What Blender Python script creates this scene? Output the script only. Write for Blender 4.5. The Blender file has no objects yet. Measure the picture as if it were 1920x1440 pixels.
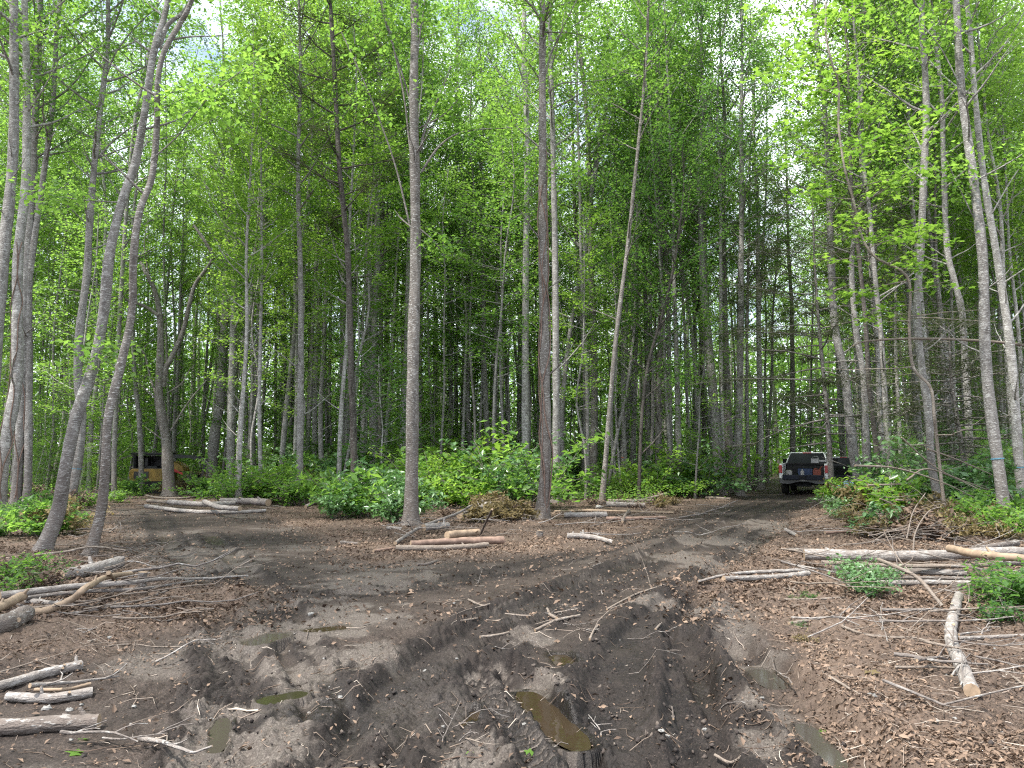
import bpy, math, random
import numpy as np
from math import radians, sin, cos, pi, tan
SC = bpy.context.scene
COL = SC.collection
rng = np.random.default_rng(11)
random.seed(5)

# ------------------------------------------------------------------ camera, world, sun, exposure
CAMZ, PITCH, HF = 1.6, radians(5.6), radians(68)
F = 960/tan(HF/2)                       # focal length in pixels of the 1920 px wide photograph
cam = bpy.data.cameras.new('camera'); cam.sensor_width = 36; cam.lens = 18/tan(HF/2); cam.clip_end = 2000; cam.clip_start = .05
camo = bpy.data.objects.new('camera', cam); COL.objects.link(camo)
camo.location = (0, 0, CAMZ); camo.rotation_euler = (pi/2+PITCH, 0, 0); SC.camera = camo

SUN_EL, SUN_AZ = radians(61), radians(-122)       # azimuth clockwise from +Y (away from the camera)
w = bpy.data.worlds.new("World"); SC.world = w; w.use_nodes = True
nt = w.node_tree; nt.nodes.clear()
N = nt.nodes.new; L = nt.links.new
sky = N('ShaderNodeTexSky'); sky.sky_type = 'NISHITA'; sky.sun_disc = False
sky.sun_elevation = SUN_EL; sky.sun_rotation = SUN_AZ; sky.air_density = 1.0; sky.dust_density = 1.5
tc = N('ShaderNodeTexCoord'); mp = N('ShaderNodeMapping'); mp.inputs['Scale'].default_value = (1, 1, 2.2)
L(tc.outputs['Generated'], mp.inputs[0])
nz = N('ShaderNodeTexNoise'); nz.inputs['Scale'].default_value = 3.2; nz.inputs['Detail'].default_value = 7; L(mp.outputs[0], nz.inputs['Vector'])
cr = N('ShaderNodeValToRGB'); cr.color_ramp.elements[0].position = .28; cr.color_ramp.elements[1].position = .56; L(nz.outputs['Fac'], cr.inputs[0])
mx = N('ShaderNodeMixRGB'); L(cr.outputs[0], mx.inputs[0]); L(sky.outputs[0], mx.inputs[1]); mx.inputs[2].default_value = (8.6, 9.1, 9.9, 1)
bg = N('ShaderNodeBackground'); bg.inputs[1].default_value = .15; L(mx.outputs[0], bg.inputs[0])
wo = N('ShaderNodeOutputWorld'); L(bg.outputs[0], wo.inputs[0])

sl = bpy.data.lights.new('sun', 'SUN'); sl.energy = 5.0; sl.angle = radians(3.0); sl.color = (1, .95, .87)
so = bpy.data.objects.new('sun', sl); COL.objects.link(so)
so.rotation_euler = (pi/2-SUN_EL, 0, pi-SUN_AZ); so.location = (0, 0, 60)

SC.view_settings.view_transform = 'Standard'; SC.view_settings.look = 'None'
SC.view_settings.exposure = 1.0; SC.view_settings.gamma = 1
cy = SC.cycles
cy.max_bounces = 7; cy.diffuse_bounces = 4; cy.glossy_bounces = 2; cy.transmission_bounces = 4; cy.transparent_max_bounces = 4
cy.use_denoising = False; cy.use_adaptive_sampling = True; cy.adaptive_threshold = .01; cy.filter_width = 1.2
cy.sample_clamp_indirect = 6; cy.caustics_reflective = False; cy.caustics_refractive = False

# ------------------------------------------------------------------ helpers
fwd = np.array([0, cos(PITCH), sin(PITCH)]); up = np.array([0, -sin(PITCH), cos(PITCH)]); rt = np.array([1., 0, 0])
def ray(px, py): return (px-960)/F*rt + (720-py)/F*up + fwd
def at(px, py, Y):
    d = ray(px, py); return np.array([0, 0, CAMZ]) + d*(Y/d[1])
def gp(px, py, h=0.):
    d = ray(px, py); return np.array([0, 0, CAMZ]) + d*((h-CAMZ)/d[2])

def hsh(ix, iy, s):
    h = (ix.astype(np.int64)*374761393 + iy.astype(np.int64)*668265263 + s*974634777) & 0xffffffff
    h = ((h ^ (h >> 13))*1274126177) & 0xffffffff
    h = ((h ^ (h >> 16))*2246822519) & 0xffffffff
    return ((h ^ (h >> 15)) & 0xffffff)/float(0xffffff)
def vn(x, y, s=0):
    ix, iy = np.floor(x), np.floor(y); fx, fy = x-ix, y-iy
    fx = fx*fx*(3-2*fx); fy = fy*fy*(3-2*fy)
    a = hsh(ix, iy, s); b = hsh(ix+1, iy, s); c = hsh(ix, iy+1, s); d = hsh(ix+1, iy+1, s)
    return (a+(b-a)*fx)*(1-fy)+(c+(d-c)*fx)*fy
def fbm(x, y, o=4, s=0, g=.5):
    t = 0; a = 1; n = 0
    for k in range(o):
        t = t + a*vn(x*2**k+17.3*k, y*2**k-9.1*k, s+k); n += a; a *= g
    return t/n*2-1
def sst(a, b, x):
    t = np.clip((x-a)/(b-a), 0, 1); return t*t*(3-2*t)

class MB:
    """collects tubes, boxes, leaves; build() links them as one mesh object"""
    def __init__(s): s.v = []; s.f = []; s.m = []; s.n = 0
    def add(s, v, f, m=0):
        v = np.asarray(v, float).reshape(-1, 3); f = np.asarray(f, np.int64)
        s.v.append(v); s.f.append(f+s.n); s.m.append(np.full(len(f), m, np.int32)); s.n += len(v); return s
    def tube(s, P, R, sides=6, m=0, cap=None, jit=0, seed=0, lobe=None):
        P = np.asarray(P, float); k = len(P); R = np.broadcast_to(np.asarray(R, float), (k,))
        T = np.gradient(P, axis=0); T /= np.linalg.norm(T, axis=1)[:, None]+1e-9
        mt = T.mean(0); ref = np.eye(3)[np.argmin(np.abs(mt))]
        A = np.cross(T, ref); A /= np.linalg.norm(A, axis=1)[:, None]+1e-9; B = np.cross(T, A)
        a = np.arange(sides)*2*pi/sides
        RR = R[:, None]*np.ones(sides)
        if jit: RR = RR*(1+jit*(np.random.default_rng(seed).random((k, sides))-.5))
        if lobe is not None: RR = RR*(1+lobe[:, None]*np.maximum(0, np.cos(a*4+seed))[None])
        V = P[:, None]+A[:, None]*(np.cos(a)*RR)[..., None]+B[:, None]*(np.sin(a)*RR)[..., None]
        i = np.arange(k-1)[:, None]*sides; j = np.arange(sides)[None]; j2 = (j+1) % sides
        Q = np.stack([i+j, i+j2, i+sides+j2, i+sides+j], -1).reshape(-1, 4)
        s.add(V.reshape(-1, 3), Q, m)
        if cap is not None:
            for e, r in ((0, 0), (k-1, 1)):
                ring = V[e]; c = ring.mean(0)
                vv = np.vstack([ring, c]); fr = [[q, (q+1) % sides, sides, sides] for q in range(sides)]
                if not r: fr = [x[::-1] for x in fr]
                s.add(vv, fr, cap)
        return s
    def box(s, x0, x1, y0, y1, z0, z1, m=0, M=None):
        v = np.array([[x, y, z] for z in (z0, z1) for y in (y0, y1) for x in (x0, x1)], float)
        if M is not None: v = v@np.asarray(M).T
        return s.add(v, [[0, 2, 3, 1], [4, 5, 7, 6], [0, 1, 5, 4], [2, 6, 7, 3], [0, 4, 6, 2], [1, 3, 7, 5]], m)
    def prism(s, prof, axis, a0, a1, m=0):
        """prof: closed 2-D outline; axis 'x' -> (y,z) outline, 'y' -> (x,z) outline"""
        n = len(prof); V = []
        for a in (a0, a1):
            for p, q in prof: V.append((a, p, q) if axis == 'x' else (p, a, q))
        V = np.array(V); c0 = V[:n].mean(0); c1 = V[n:].mean(0)
        V = np.vstack([V, c0, c1])
        Fq = [[i, (i+1) % n, n+(i+1) % n, n+i] for i in range(n)]
        Fq += [[(i+1) % n, i, 2*n, 2*n] for i in range(n)]+[[n+i, n+(i+1) % n, 2*n+1, 2*n+1] for i in range(n)]
        return s.add(V, Fq, m)
    def leaves(s, C, size, wid=.7, nb=1.0, m=0, r=None, fold=.25, droop=0., star=False):
        r = r or rng; n = len(C)
        if not n: return s
        sz = size*(.5+.95*r.random(n)**1.4)
        nrm = r.normal(size=(n, 3)); nrm[:, 2] = np.abs(nrm[:, 2])+nb; nrm /= np.linalg.norm(nrm, axis=1)[:, None]
        a = r.normal(size=(n, 3)); a[:, 2] -= droop
        a -= nrm*(a*nrm).sum(1)[:, None]; a /= np.linalg.norm(a, axis=1)[:, None]+1e-9
        b = np.cross(nrm, a)
        S = sz[:, None]
        if not star:
            base = C-a*S*.5; tip = C+a*S*.5
            lf = C-a*S*.05+b*S*wid*.5+nrm*S*fold*.5; rg = C-a*S*.05-b*S*wid*.5+nrm*S*fold*.5
            V = np.stack([base, rg, tip, lf], 1).reshape(-1, 3)
            i = np.arange(n)[:, None]*4
            s.add(V, np.concatenate([i+np.array([0, 1, 2, 2]), i+np.array([0, 2, 3, 3])]), m)
        else:
            ang = np.array([-2.6, -1.9, -1.25, -.75, -.4, 0, .4, .75, 1.25, 1.9, 2.6]); rad = np.array([.42, .3, .52, .3, .34, .62, .34, .3, .52, .3, .42])
            V = [C]
            for q, w_ in zip(ang, rad): V.append(C+(a*cos(q)+b*sin(q))*S*w_-nrm*S*fold*.3*w_)
            V = np.stack(V, 1).reshape(-1, 3); k = 12; i = np.arange(n)[:, None]*k
            s.add(V, np.concatenate([i+np.array([0, q, q+1, q+1]) for q in range(1, 11)]), m)
        return s
    def mesh(s, name, mats, smooth=True):
        me = bpy.data.meshes.new(name)
        if not s.v: return me
        V = np.concatenate(s.v); Fc = np.concatenate(s.f); mi = np.concatenate(s.m)
        tri = Fc[:, 2] == Fc[:, 3]
        cnt = np.where(tri, 3, 4); keep = np.ones(Fc.shape, bool); keep[tri, 3] = False
        loops = Fc[keep]
        me.vertices.add(len(V)); me.vertices.foreach_set('co', V.ravel().astype(np.float32))
        me.loops.add(len(loops)); me.loops.foreach_set('vertex_index', loops.astype(np.int32))
        me.polygons.add(len(Fc)); st = np.concatenate([[0], np.cumsum(cnt)[:-1]])
        me.polygons.foreach_set('loop_start', st.astype(np.int32)); me.polygons.foreach_set('loop_total', cnt.astype(np.int32))
        me.polygons.foreach_set('material_index', mi); me.polygons.foreach_set('use_smooth', np.full(len(Fc), smooth))
        for m in (mats if isinstance(mats, (list, tuple)) else [mats]): me.materials.append(m)
        me.update(calc_edges=True); return me
    def build(s, name, mats, parent=None, smooth=True):
        o = bpy.data.objects.new(name, s.mesh(name, mats, smooth)); COL.objects.link(o)
        if parent: o.parent = parent
        return o

def tag(o, label=None, cat=None, group=None, kind=None):
    if label: o['label'] = label
    if cat: o['category'] = cat
    if group: o['group'] = group
    if kind: o['kind'] = kind
    return o
def empty(name, loc=(0, 0, 0), rz=0):
    o = bpy.data.objects.new(name, None); COL.objects.link(o); o.location = loc; o.rotation_euler = (0, 0, rz); o.empty_display_size = .2
    return o
def dup(root, loc, rot=(0, 0, 0), sc=1, label=None, group=None):
    r = root.copy(); COL.objects.link(r); r.location = loc; r.rotation_euler = rot
    r.scale = (sc, sc, sc) if not hasattr(sc, '__len__') else sc
    if label: r['label'] = label
    if group: r['group'] = group
    for ch in list(root.children):
        c = ch.copy(); COL.objects.link(c); c.parent = r
        for g in ch.children:
            d = g.copy(); COL.objects.link(d); d.parent = c
    return r
def catmull(P, n):
    P = np.asarray(P, float); k = len(P)
    if k < 3:
        t = np.linspace(0, 1, n)[:, None]; return P[0]*(1-t)+P[-1]*t
    Q = np.vstack([2*P[0]-P[1], P, 2*P[-1]-P[-2]])
    u = np.linspace(0, k-1-1e-6, n); i = u.astype(int); t = (u-i)[:, None]
    p0, p1, p2, p3 = Q[i], Q[i+1], Q[i+2], Q[i+3]
    return .5*((2*p1)+(-p0+p2)*t+(2*p0-5*p1+4*p2-p3)*t**2+(-p0+3*p1-3*p2+p3)*t**3)

# ------------------------------------------------------------------ materials
def mat(name):
    m = bpy.data.materials.new(name); m.use_nodes = True; t = m.node_tree
    b = t.nodes['Principled BSDF']; return m, t, b
def nn(t, ty, **k):
    n = t.nodes.new(ty)
    for a, v in k.items():
        if hasattr(n, a): setattr(n, a, v)
        else: n.inputs[a].default_value = v
    return n
def ramp(t, fac, stops):
    r = t.nodes.new('ShaderNodeValToRGB'); e = r.color_ramp.elements
    while len(e) < len(stops): e.new(.5)
    for q, (p, c) in zip(e, stops):
        q.position = p; q.color = (*c, 1) if len(c) == 3 else c
    t.links.new(fac, r.inputs[0]); return r.outputs[0]
def mixc(t, fac, a, b, mode='MIX'):
    m = t.nodes.new('ShaderNodeMixRGB'); m.blend_type = mode
    for i, v in ((0, fac), (1, a), (2, b)):
        if hasattr(v, 'links'): t.links.new(v, m.inputs[i])
        elif i == 0: m.inputs[0].default_value = v
        else: m.inputs[i].default_value = (*v, 1)
    return m.outputs[0]
def noise(t, vec, scale, detail=4, rough=.55, stretch=None):
    if stretch:
        mp = t.nodes.new('ShaderNodeMapping'); mp.inputs['Scale'].default_value = stretch; t.links.new(vec, mp.inputs[0]); vec = mp.outputs[0]
    n = nn(t, 'ShaderNodeTexNoise', Scale=scale, Detail=detail, Roughness=rough); t.links.new(vec, n.inputs['Vector']); return n.outputs['Fac']
def bump(t, b, h, strength, dist):
    n = nn(t, 'ShaderNodeBump', Strength=strength, Distance=dist); t.links.new(h, n.inputs['Height']); t.links.new(n.outputs[0], b.inputs['Normal'])

def bark(name, dark, mid, pale, lich, amount=.5, brown=(.13, .1, .085)):
    m, t, b = mat(name)
    o = nn(t, 'ShaderNodeTexCoord').outputs['Object']
    oi = nn(t, 'ShaderNodeObjectInfo').outputs['Random']
    va = t.nodes.new('ShaderNodeVectorMath'); va.operation = 'ADD'; t.links.new(o, va.inputs[0])
    cm = t.nodes.new('ShaderNodeCombineXYZ'); mu = nn(t, 'ShaderNodeMath', operation='MULTIPLY'); t.links.new(oi, mu.inputs[0]); mu.inputs[1].default_value = 40
    t.links.new(mu.outputs[0], cm.inputs[0]); t.links.new(mu.outputs[0], cm.inputs[2]); t.links.new(cm.outputs[0], va.inputs[1]); v = va.outputs[0]
    n1 = noise(t, v, 9, 5, .65, (1, 1, .35)); n2 = noise(t, v, 5.5, 4, .7, (1, 1, 1.7)); n3 = noise(t, v, 26, 3, .6, (.6, .6, 2.2)); n4 = noise(t, v, 1.1, 3)
    c = ramp(t, n1, [(.3, dark), (.62, mid)])
    f = ramp(t, n2, [(.62-.16*amount, (0, 0, 0)), (.72-.1*amount, (1, 1, 1))])
    c = mixc(t, f, c, pale)
    f3 = ramp(t, n3, [(.57, (0, 0, 0)), (.64, (1, 1, 1))]); c = mixc(t, f3, c, lich)
    # earth-stained lower bole (object z = metres above the base)
    sp = nn(t, 'ShaderNodeSeparateXYZ'); t.links.new(o, sp.inputs[0])
    mr = nn(t, 'ShaderNodeMapRange'); t.links.new(sp.outputs[2], mr.inputs[0]); mr.inputs[1].default_value = .2; mr.inputs[2].default_value = 2.6; mr.inputs[3].default_value = .62; mr.inputs[4].default_value = 0
    m3 = nn(t, 'ShaderNodeMath', operation='MULTIPLY'); t.links.new(mr.outputs[0], m3.inputs[0]); t.links.new(n1, m3.inputs[1])
    m4 = nn(t, 'ShaderNodeMath', operation='MULTIPLY'); t.links.new(m3.outputs[0], m4.inputs[0]); m4.inputs[1].default_value = 1.7
    c = mixc(t, m4.outputs[0], c, brown)
    c = mixc(t, ramp(t, n4, [(.3, (0, 0, 0)), (.7, (.35, .35, .35))]), c, dark)
    t.links.new(c, b.inputs['Base Color']); b.inputs['Roughness'].default_value = .9; b.inputs['Specular IOR Level'].default_value = .2
    hh = t.nodes.new('ShaderNodeMath'); hh.operation = 'ADD'; t.links.new(n1, hh.inputs[0]); t.links.new(n3, hh.inputs[1])
    bump(t, b, hh.outputs[0], .8, .03); return m
BK = dict(
    grey=bark('bark_grey', (.1, .092, .086), (.25, .236, .224), (.38, .37, .355), (.52, .53, .51), .6),
    pale=bark('bark_pale', (.15, .14, .132), (.31, .295, .28), (.47, .46, .44), (.64, .64, .62), .9, (.17, .135, .115)),
    brown=bark('bark_brown', (.075, .067, .06), (.195, .176, .16), (.29, .275, .26), (.48, .48, .46), .4),
    dark=bark('bark_dark', (.03, .026, .024), (.1, .085, .078), (.16, .15, .14), (.22, .23, .2), .2),
    dead=bark('bark_dead', (.15, .125, .105), (.29, .25, .215), (.4, .365, .325), (.22, .2, .175), .5, (.16, .125, .1)))

def leafm(name, a, b_, tr, tmix=.5, rough=.5, spread=.35, spec=.35):
    """leaf colours between a and b_ (per leaf), tr = colour of the light passing through"""
    m, t, b = mat(name)
    geo = nn(t, 'ShaderNodeNewGeometry').outputs['Random Per Island']; oi = nn(t, 'ShaderNodeObjectInfo').outputs['Random']
    o = nn(t, 'ShaderNodeTexCoord').outputs['Object']; nz_ = noise(t, o, .55, 2)
    ad = nn(t, 'ShaderNodeMath', operation='MULTIPLY_ADD'); t.links.new(geo, ad.inputs[0]); ad.inputs[1].default_value = .5
    m2 = nn(t, 'ShaderNodeMath', operation='MULTIPLY_ADD'); t.links.new(oi, m2.inputs[0]); m2.inputs[1].default_value = spread; 
    m2n = nn(t, 'ShaderNodeMath', operation='MULTIPLY_ADD'); t.links.new(nz_, m2n.inputs[0]); m2n.inputs[1].default_value = .9; m2n.inputs[2].default_value = -.38
    t.links.new(m2n.outputs[0], m2.inputs[2]); t.links.new(m2.outputs[0], ad.inputs[2])
    c = ramp(t, ad.outputs[0], [(0, a), (.9, b_)])
    k = (tr[0]/max(b_[0], .001), tr[1]/b_[1], tr[2]/max(b_[2], .001))
    tc_ = t.nodes.new('ShaderNodeVectorMath'); tc_.operation = 'MULTIPLY'; t.links.new(c, tc_.inputs[0]); tc_.inputs[1].default_value = k
    t.links.new(c, b.inputs['Base Color']); b.inputs['Roughness'].default_value = rough; b.inputs['Specular IOR Level'].default_value = spec
    tl = t.nodes.new('ShaderNodeBsdfTranslucent'); t.links.new(tc_.outputs[0], tl.inputs[0])
    mx = t.nodes.new('ShaderNodeMixShader'); mx.inputs[0].default_value = tmix
    t.links.new(b.outputs[0], mx.inputs[1]); t.links.new(tl.outputs[0], mx.inputs[2])
    t.links.new(mx.outputs[0], t.nodes['Material Output'].inputs[0]); return m
LF = dict(
    green=leafm('leaf_green', (.035, .1, .02), (.135, .26, .05), (.4, .66, .1), .52),
    lime=leafm('leaf_lime', (.06, .15, .02), (.175, .31, .055), (.46, .7, .1), .5),
    deep=leafm('leaf_deep', (.02, .065, .022), (.09, .19, .045), (.27, .5, .08), .5),
    pale=leafm('leaf_glossy', (.06, .14, .05), (.15, .26, .11), (.2, .38, .09), .3, .32, spec=.6),
    cedar=leafm('needle_cedar', (.035, .05, .022), (.1, .115, .05), (.12, .16, .05), .3, .7),
    wilt=leafm('leaf_wilted', (.1, .075, .035), (.24, .19, .09), (.3, .24, .1), .35, .7),
    brown=leafm('leaf_brown', (.04, .024, .017), (.33, .235, .17), (.24, .16, .1), .12, .8, .0))

def simple(name, col, rough=.5, metal=0, nscale=0, var=.25, spec=.5, bumpd=0, coat=0):
    m, t, b = mat(name); b.inputs['Roughness'].default_value = rough; b.inputs['Metallic'].default_value = metal; b.inputs['Specular IOR Level'].default_value = spec
    b.inputs['Coat Weight'].default_value = coat
    o = nn(t, 'ShaderNodeTexCoord').outputs['Object']; n = noise(t, o, nscale or 12, 4)
    d = tuple(max(0, x*(1-var)) for x in col); e = tuple(min(1, x*(1+var)) for x in col)
    t.links.new(ramp(t, n, [(.3, d), (.7, e)]), b.inputs['Base Color'])
    if bumpd: bump(t, b, n, .6, bumpd)
    return m
cutwood = simple('cut_wood', (.27, .195, .13), .8, 0, 30, .3)
stripped = simple('stripped_wood', (.25, .185, .13), .75, 0, 8, .3, .3, .004)
redwood = simple('peeled_reddish_wood', (.2, .135, .105), .8, 0, 9, .35, .3, .004)
rootmat = simple('root_fibre', (.12, .08, .06), .9, 0, 9, .35, .2)

# ------------------------------------------------------------------ the ground
def poly_w(pts): return np.array([gp(x, y)[:2] for x, y in pts])
BARE = poly_w([(-900, 1700), (-500, 1400), (-100, 1270), (180, 1225), (360, 1190), (470, 1120), (330, 1085), (230, 1040), (205, 955), (500, 966), (610, 1010), (700, 1060), (930, 1047), (1080, 1030),
               (1180, 1003), (1280, 965), (1390, 932), (1440, 922), (1580, 935), (1500, 962), (1475, 1010), (1400, 1060), (1320, 1110), (1430, 1150), (1480, 1250), (1560, 1340), (1680, 1440), (1900, 1700)])
def seg_d(x, y, P, closed=False):
    """distance, side and arc position of every point to a polyline"""
    n = len(P); best = np.full(x.shape, 1e9); side = np.zeros(x.shape); arc = np.zeros(x.shape); acc = 0
    for i in range(n if closed else n-1):
        a = P[i]; b = P[(i+1) % n]; d = b-a; l2 = (d**2).sum(); l = math.sqrt(l2)
        t = np.clip(((x-a[0])*d[0]+(y-a[1])*d[1])/l2, 0, 1)
        dx = x-a[0]-t*d[0]; dy = y-a[1]-t*d[1]; q = np.sqrt(dx*dx+dy*dy); m = q < best
        best = np.where(m, q, best); side = np.where(m, np.sign(dx*d[1]-dy*d[0]), side); arc = np.where(m, acc+t*l, arc); acc += l
    return best, side, arc
def inside(x, y, P):
    c = np.zeros(x.shape, bool); n = len(P)
    for i in range(n):
        x0, y0 = P[i]; x1, y1 = P[(i+1) % n]
        c ^= ((y0 > y) != (y1 > y)) & (x < (x1-x0)*(y-y0)/(y1-y0+1e-12)+x0)
    return c
def bare(x, y):
    m = (np.abs(x) < 40) & (y < 60); out = np.full(x.shape, -5.)
    d, _, _ = seg_d(x[m], y[m], BARE, True); s = np.where(inside(x[m], y[m], BARE), d, -d)
    out[m] = s+.35*fbm(x[m]*1.3, y[m]*1.3, 4, 3); return out
RUTS = [  # px centre line, width, depth, tread, tread spacing, berm
    ([(905, 1262), (960, 1330), (1035, 1420), (1110, 1520)], .40, .05, 'bar', .074, .05),
    ([(965, 1262), (1030, 1335), (1090, 1405), (1150, 1500)], .26, .085, '', .1, .045),
    ([(600, 1540), (680, 1390), (790, 1255), (930, 1165), (1100, 1092), (1300, 1012), (1420, 958), (1490, 932)], .5, .075, 'chev', .085, .07),
    ([(1180, 1500), (1150, 1330), (1200, 1190), (1330, 1085), (1440, 1005), (1520, 945)], .5, .07, 'chev', .085, .07),
    ([(1335, 1540), (1312, 1400), (1290, 1250), (1285, 1170), (1330, 1100)], .4, .08, 'chev', .08, .07),
    ([(1365, 1205), (1430, 1262), (1520, 1350), (1620, 1450), (1720, 1540)], .46, .09, '', .1, .07),
    ([(1270, 1180), (1345, 1300), (1430, 1400), (1520, 1500)], .3, .06, '', .1, .06),
    ([(385, 1540), (415, 1390), (440, 1285), (425, 1180), (370, 1090), (320, 1020), (290, 962)], .4, .045, 'chev', .08, .04),
    ([(655, 1480), (625, 1350), (560, 1225), (530, 1135), (450, 1062), (390, 1000)], .34, .045, '', .08, .03),
    ([(520, 1430), (520, 1300), (490, 1190), (470, 1130)], .42, .03, '', .08, .02),
    ([(420, 1120), (700, 1110), (1000, 1060), (1250, 990), (1400, 942)], .4, .025, 'chev', .08, .02),
    ([(700, 1490), (820, 1350), (900, 1230), (1040, 1140), (1220, 1050)], .45, .035, 'chev', .09, .035),
]
RUTS = [(catmull(poly_w(p), 22), w_, d, t, s, b) for p, w_, d, t, s, b in RUTS]
PALE = [(*gp(a_, b_)[:2], c_) for a_, b_, c_ in [(420, 1330, .22), (400, 1400, .2), (530, 1260, .28), (545, 1290, .22), (640, 1250, .26), (490, 1190, .4), (610, 1180, .35), (660, 1230, .26), (370, 1060, .8), (345, 1035, .7), (1390, 1160, .35), (1400, 1200, .28),
  (1430, 1240, .22), (1450, 1330, .18), (1420, 1400, .2), (1000, 1285, .14), (640, 1150, .5), (1290, 1050, .6), (1450, 985, 1.0), (1350, 1012, .7), (880, 1425, .16), (700, 1090, .6), (760, 1062, .5), (500, 1400, .25), (480, 1130, .4), (1240, 1130, .3), (700, 1420, .15), (1000, 1190, .25)]]
def pud(ax, ay, bx, by, hw, z): a = gp(ax, ay)[:2]; b = gp(bx, by)[:2]; return (a, b, hw, z)
PUD = [pud(990, 1296, 1080, 1386, .105, -.03), pud(1048, 1228, 1064, 1243, .1, -.02), pud(508, 1310, 552, 1300, .085, -.01), pud(592, 1180, 632, 1176, .1, -.008),
       pud(1425, 1248, 1452, 1275, .085, -.045), pud(480, 1203, 520, 1190, .1, -.008), pud(880, 1352, 893, 1332, .05, -.02), pud(1508, 1345, 1568, 1410, .07, -.062), pud(640, 1262, 668, 1250, .06, -.02), pud(418, 1345, 405, 1400, .05, -.02)]
def pud_r(x, y, p):
    a, b, hw, z = p; d, _, _ = seg_d(x, y, np.array([a, b])); return d/hw+.35*fbm(x*7, y*7, 3, 40)
def ground(x, y, detail=True, zones=False):
    x = np.atleast_1d(np.asarray(x, float)); y = np.atleast_1d(np.asarray(y, float))
    br = bare(x, y); mud = sst(-.15, .35, br)
    z = .05*fbm(x/5, y/5, 3, 1)+.025*fbm(x/1.1, y/1.1, 3, 2)
    z = z*sst(2, 9, y)+.012*fbm(x*2, y*2, 3, 60)
    z = z+(1-mud)*.05                       # the untouched floor stands a little above the driven tracks
    wet = np.zeros(x.shape); tread = np.zeros(x.shape); berm = np.zeros(x.shape); bar = np.zeros(x.shape); trk = np.zeros(x.shape)
    near = (np.abs(x) < 16) & (y < 34) & (y > .5)
    xs, ys = x[near], y[near]; zz = z[near]; W_ = wet[near]; T_ = tread[near]; B_ = berm[near]; A_ = bar[near]; K_ = trk[near]
    for P, w_, dp, ty, sp, bh in RUTS:
        m = (xs > P[:, 0].min()-1) & (xs < P[:, 0].max()+1) & (ys > P[:, 1].min()-1) & (ys < P[:, 1].max()+1)
        if not m.any(): continue
        X, Y = xs[m], ys[m]; d, sd, arc = seg_d(X, Y, P)
        d = d+.05*fbm(X*3, Y*3, 3, 21); h = w_/2
        k = 1-sst(h*.72, h*1.12, d)
        dz = -dp*k*(1+.3*fbm(X*1.5, Y*1.5, 2, 9))
        br_ = np.exp(-((d-h*1.35)/(.07+bh*.6))**2); lum = .75+.3*vn(X*4, Y*4, 5)+.25*vn(X*17, Y*17, 6)
        dz += bh*.8*br_*lum*(.35+.8*vn(X*1.3+sd, Y*1.3, 8))
        if detail and ty == 'bar':
            tr = np.sin(2*pi*(arc-.25*d*sd)/sp+.6*fbm(X*5, Y*5, 2, 7)); dz += k*.02*np.clip(tr*1.6, -1, 1)*(.6+.5*vn(X*9, Y*9, 3)); A_[m] = np.maximum(A_[m], k*(.5-tr*.5)); T_[m] = np.maximum(T_[m], k*(tr*.5+.5))
        if detail and ty == 'chev':
            tr = np.sin(2*pi*(arc+.8*d)/sp+2.2*fbm(X*4, Y*4, 2, 7)); dz += k*.012*np.clip(tr*1.4, -1, 1)*sst(.15, .5, vn(X*2.2, Y*2.2, 31)); K_[m] = np.maximum(K_[m], k); T_[m] = np.maximum(T_[m], k*(tr*.5+.5)*.6)
        zz[m] += dz*(1.0-.55*sst(7, 20, Y)); W_[m] = np.maximum(W_[m], k*(.9 if ty == '' else .75 if ty == 'bar' else .5)); B_[m] = np.maximum(B_[m], br_)
    z[near] = zz; wet[near] = W_; tread[near] = T_; berm[near] = B_; bar[near] = A_; trk[near] = K_
    if detail:
        nr = (y < 22) & (np.abs(x) < 14) & (y > 0)
        X, Y = x[nr], y[nr]; r = 1-np.abs(fbm(X*6, Y*6, 4, 14, .6)); cl = fbm(X*16, Y*16, 3, 15, .6); fine = fbm(X*45, Y*45, 2, 16)
        wx, wy = X+.03*fbm(X*9, Y*9, 2, 61), Y+.03*fbm(X*9, Y*9, 2, 62); b1, b2, b3 = [np.abs(2*vn(wx*f+3, wy*f, sd)-1)-.4 for f, sd in ((8, 63), (17, 64), (36, 65))]
        smoothpatch = sst(.0, .35, fbm(X*.9, Y*.9, 3, 33))
        amp = mud[nr]*(.25+.75*smoothpatch)*(1-.75*wet[nr])
        z[nr] += amp*(.02*b1+.024*b2+.016*b3+.01*cl)*(1-np.clip(bar[nr]*6, 0, .9))+berm[nr]*(.02*b1+.032*b2+.024*b3)+(1-mud[nr])*(.035*cl+.016*fine)+mud[nr]*.006*fine
    pm = np.zeros(x.shape)
    for p in PUD:
        m = (np.abs(x-(p[0][0]+p[1][0])/2) < 1.2) & (np.abs(y-(p[0][1]+p[1][1])/2) < 1.2)
        if not m.any(): continue
        r = pud_r(x[m], y[m], p); wz = p[3]; q = z[m]
        q = np.where(r < 1.45, np.maximum(q, wz+.004*np.clip((r-.9)*4, -6, 4)), q)
        q = q*(sst(.75, 1.1, r))+(wz-.03)*(1-sst(.75, 1.1, r)); z[m] = q
        pm[m] = np.maximum(pm[m], 1-sst(1., 1.9, r))
    if not zones: return z
    pale = sst(.05, .4, fbm(x*.8+3, y*.8, 4, 51))*(1-np.clip(berm*1.3, 0, 1))*(1-.6*wet)
    lx = sst(.2, 2.0, -(x+1.2*0-(-.3)))      # greyer, sandier subsoil shows on the left-hand tracks
    pale = np.clip(pale*(.3+.5*lx), 0, 1)
    nse = fbm(x*3.5, y*3.5, 4, 58)
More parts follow.
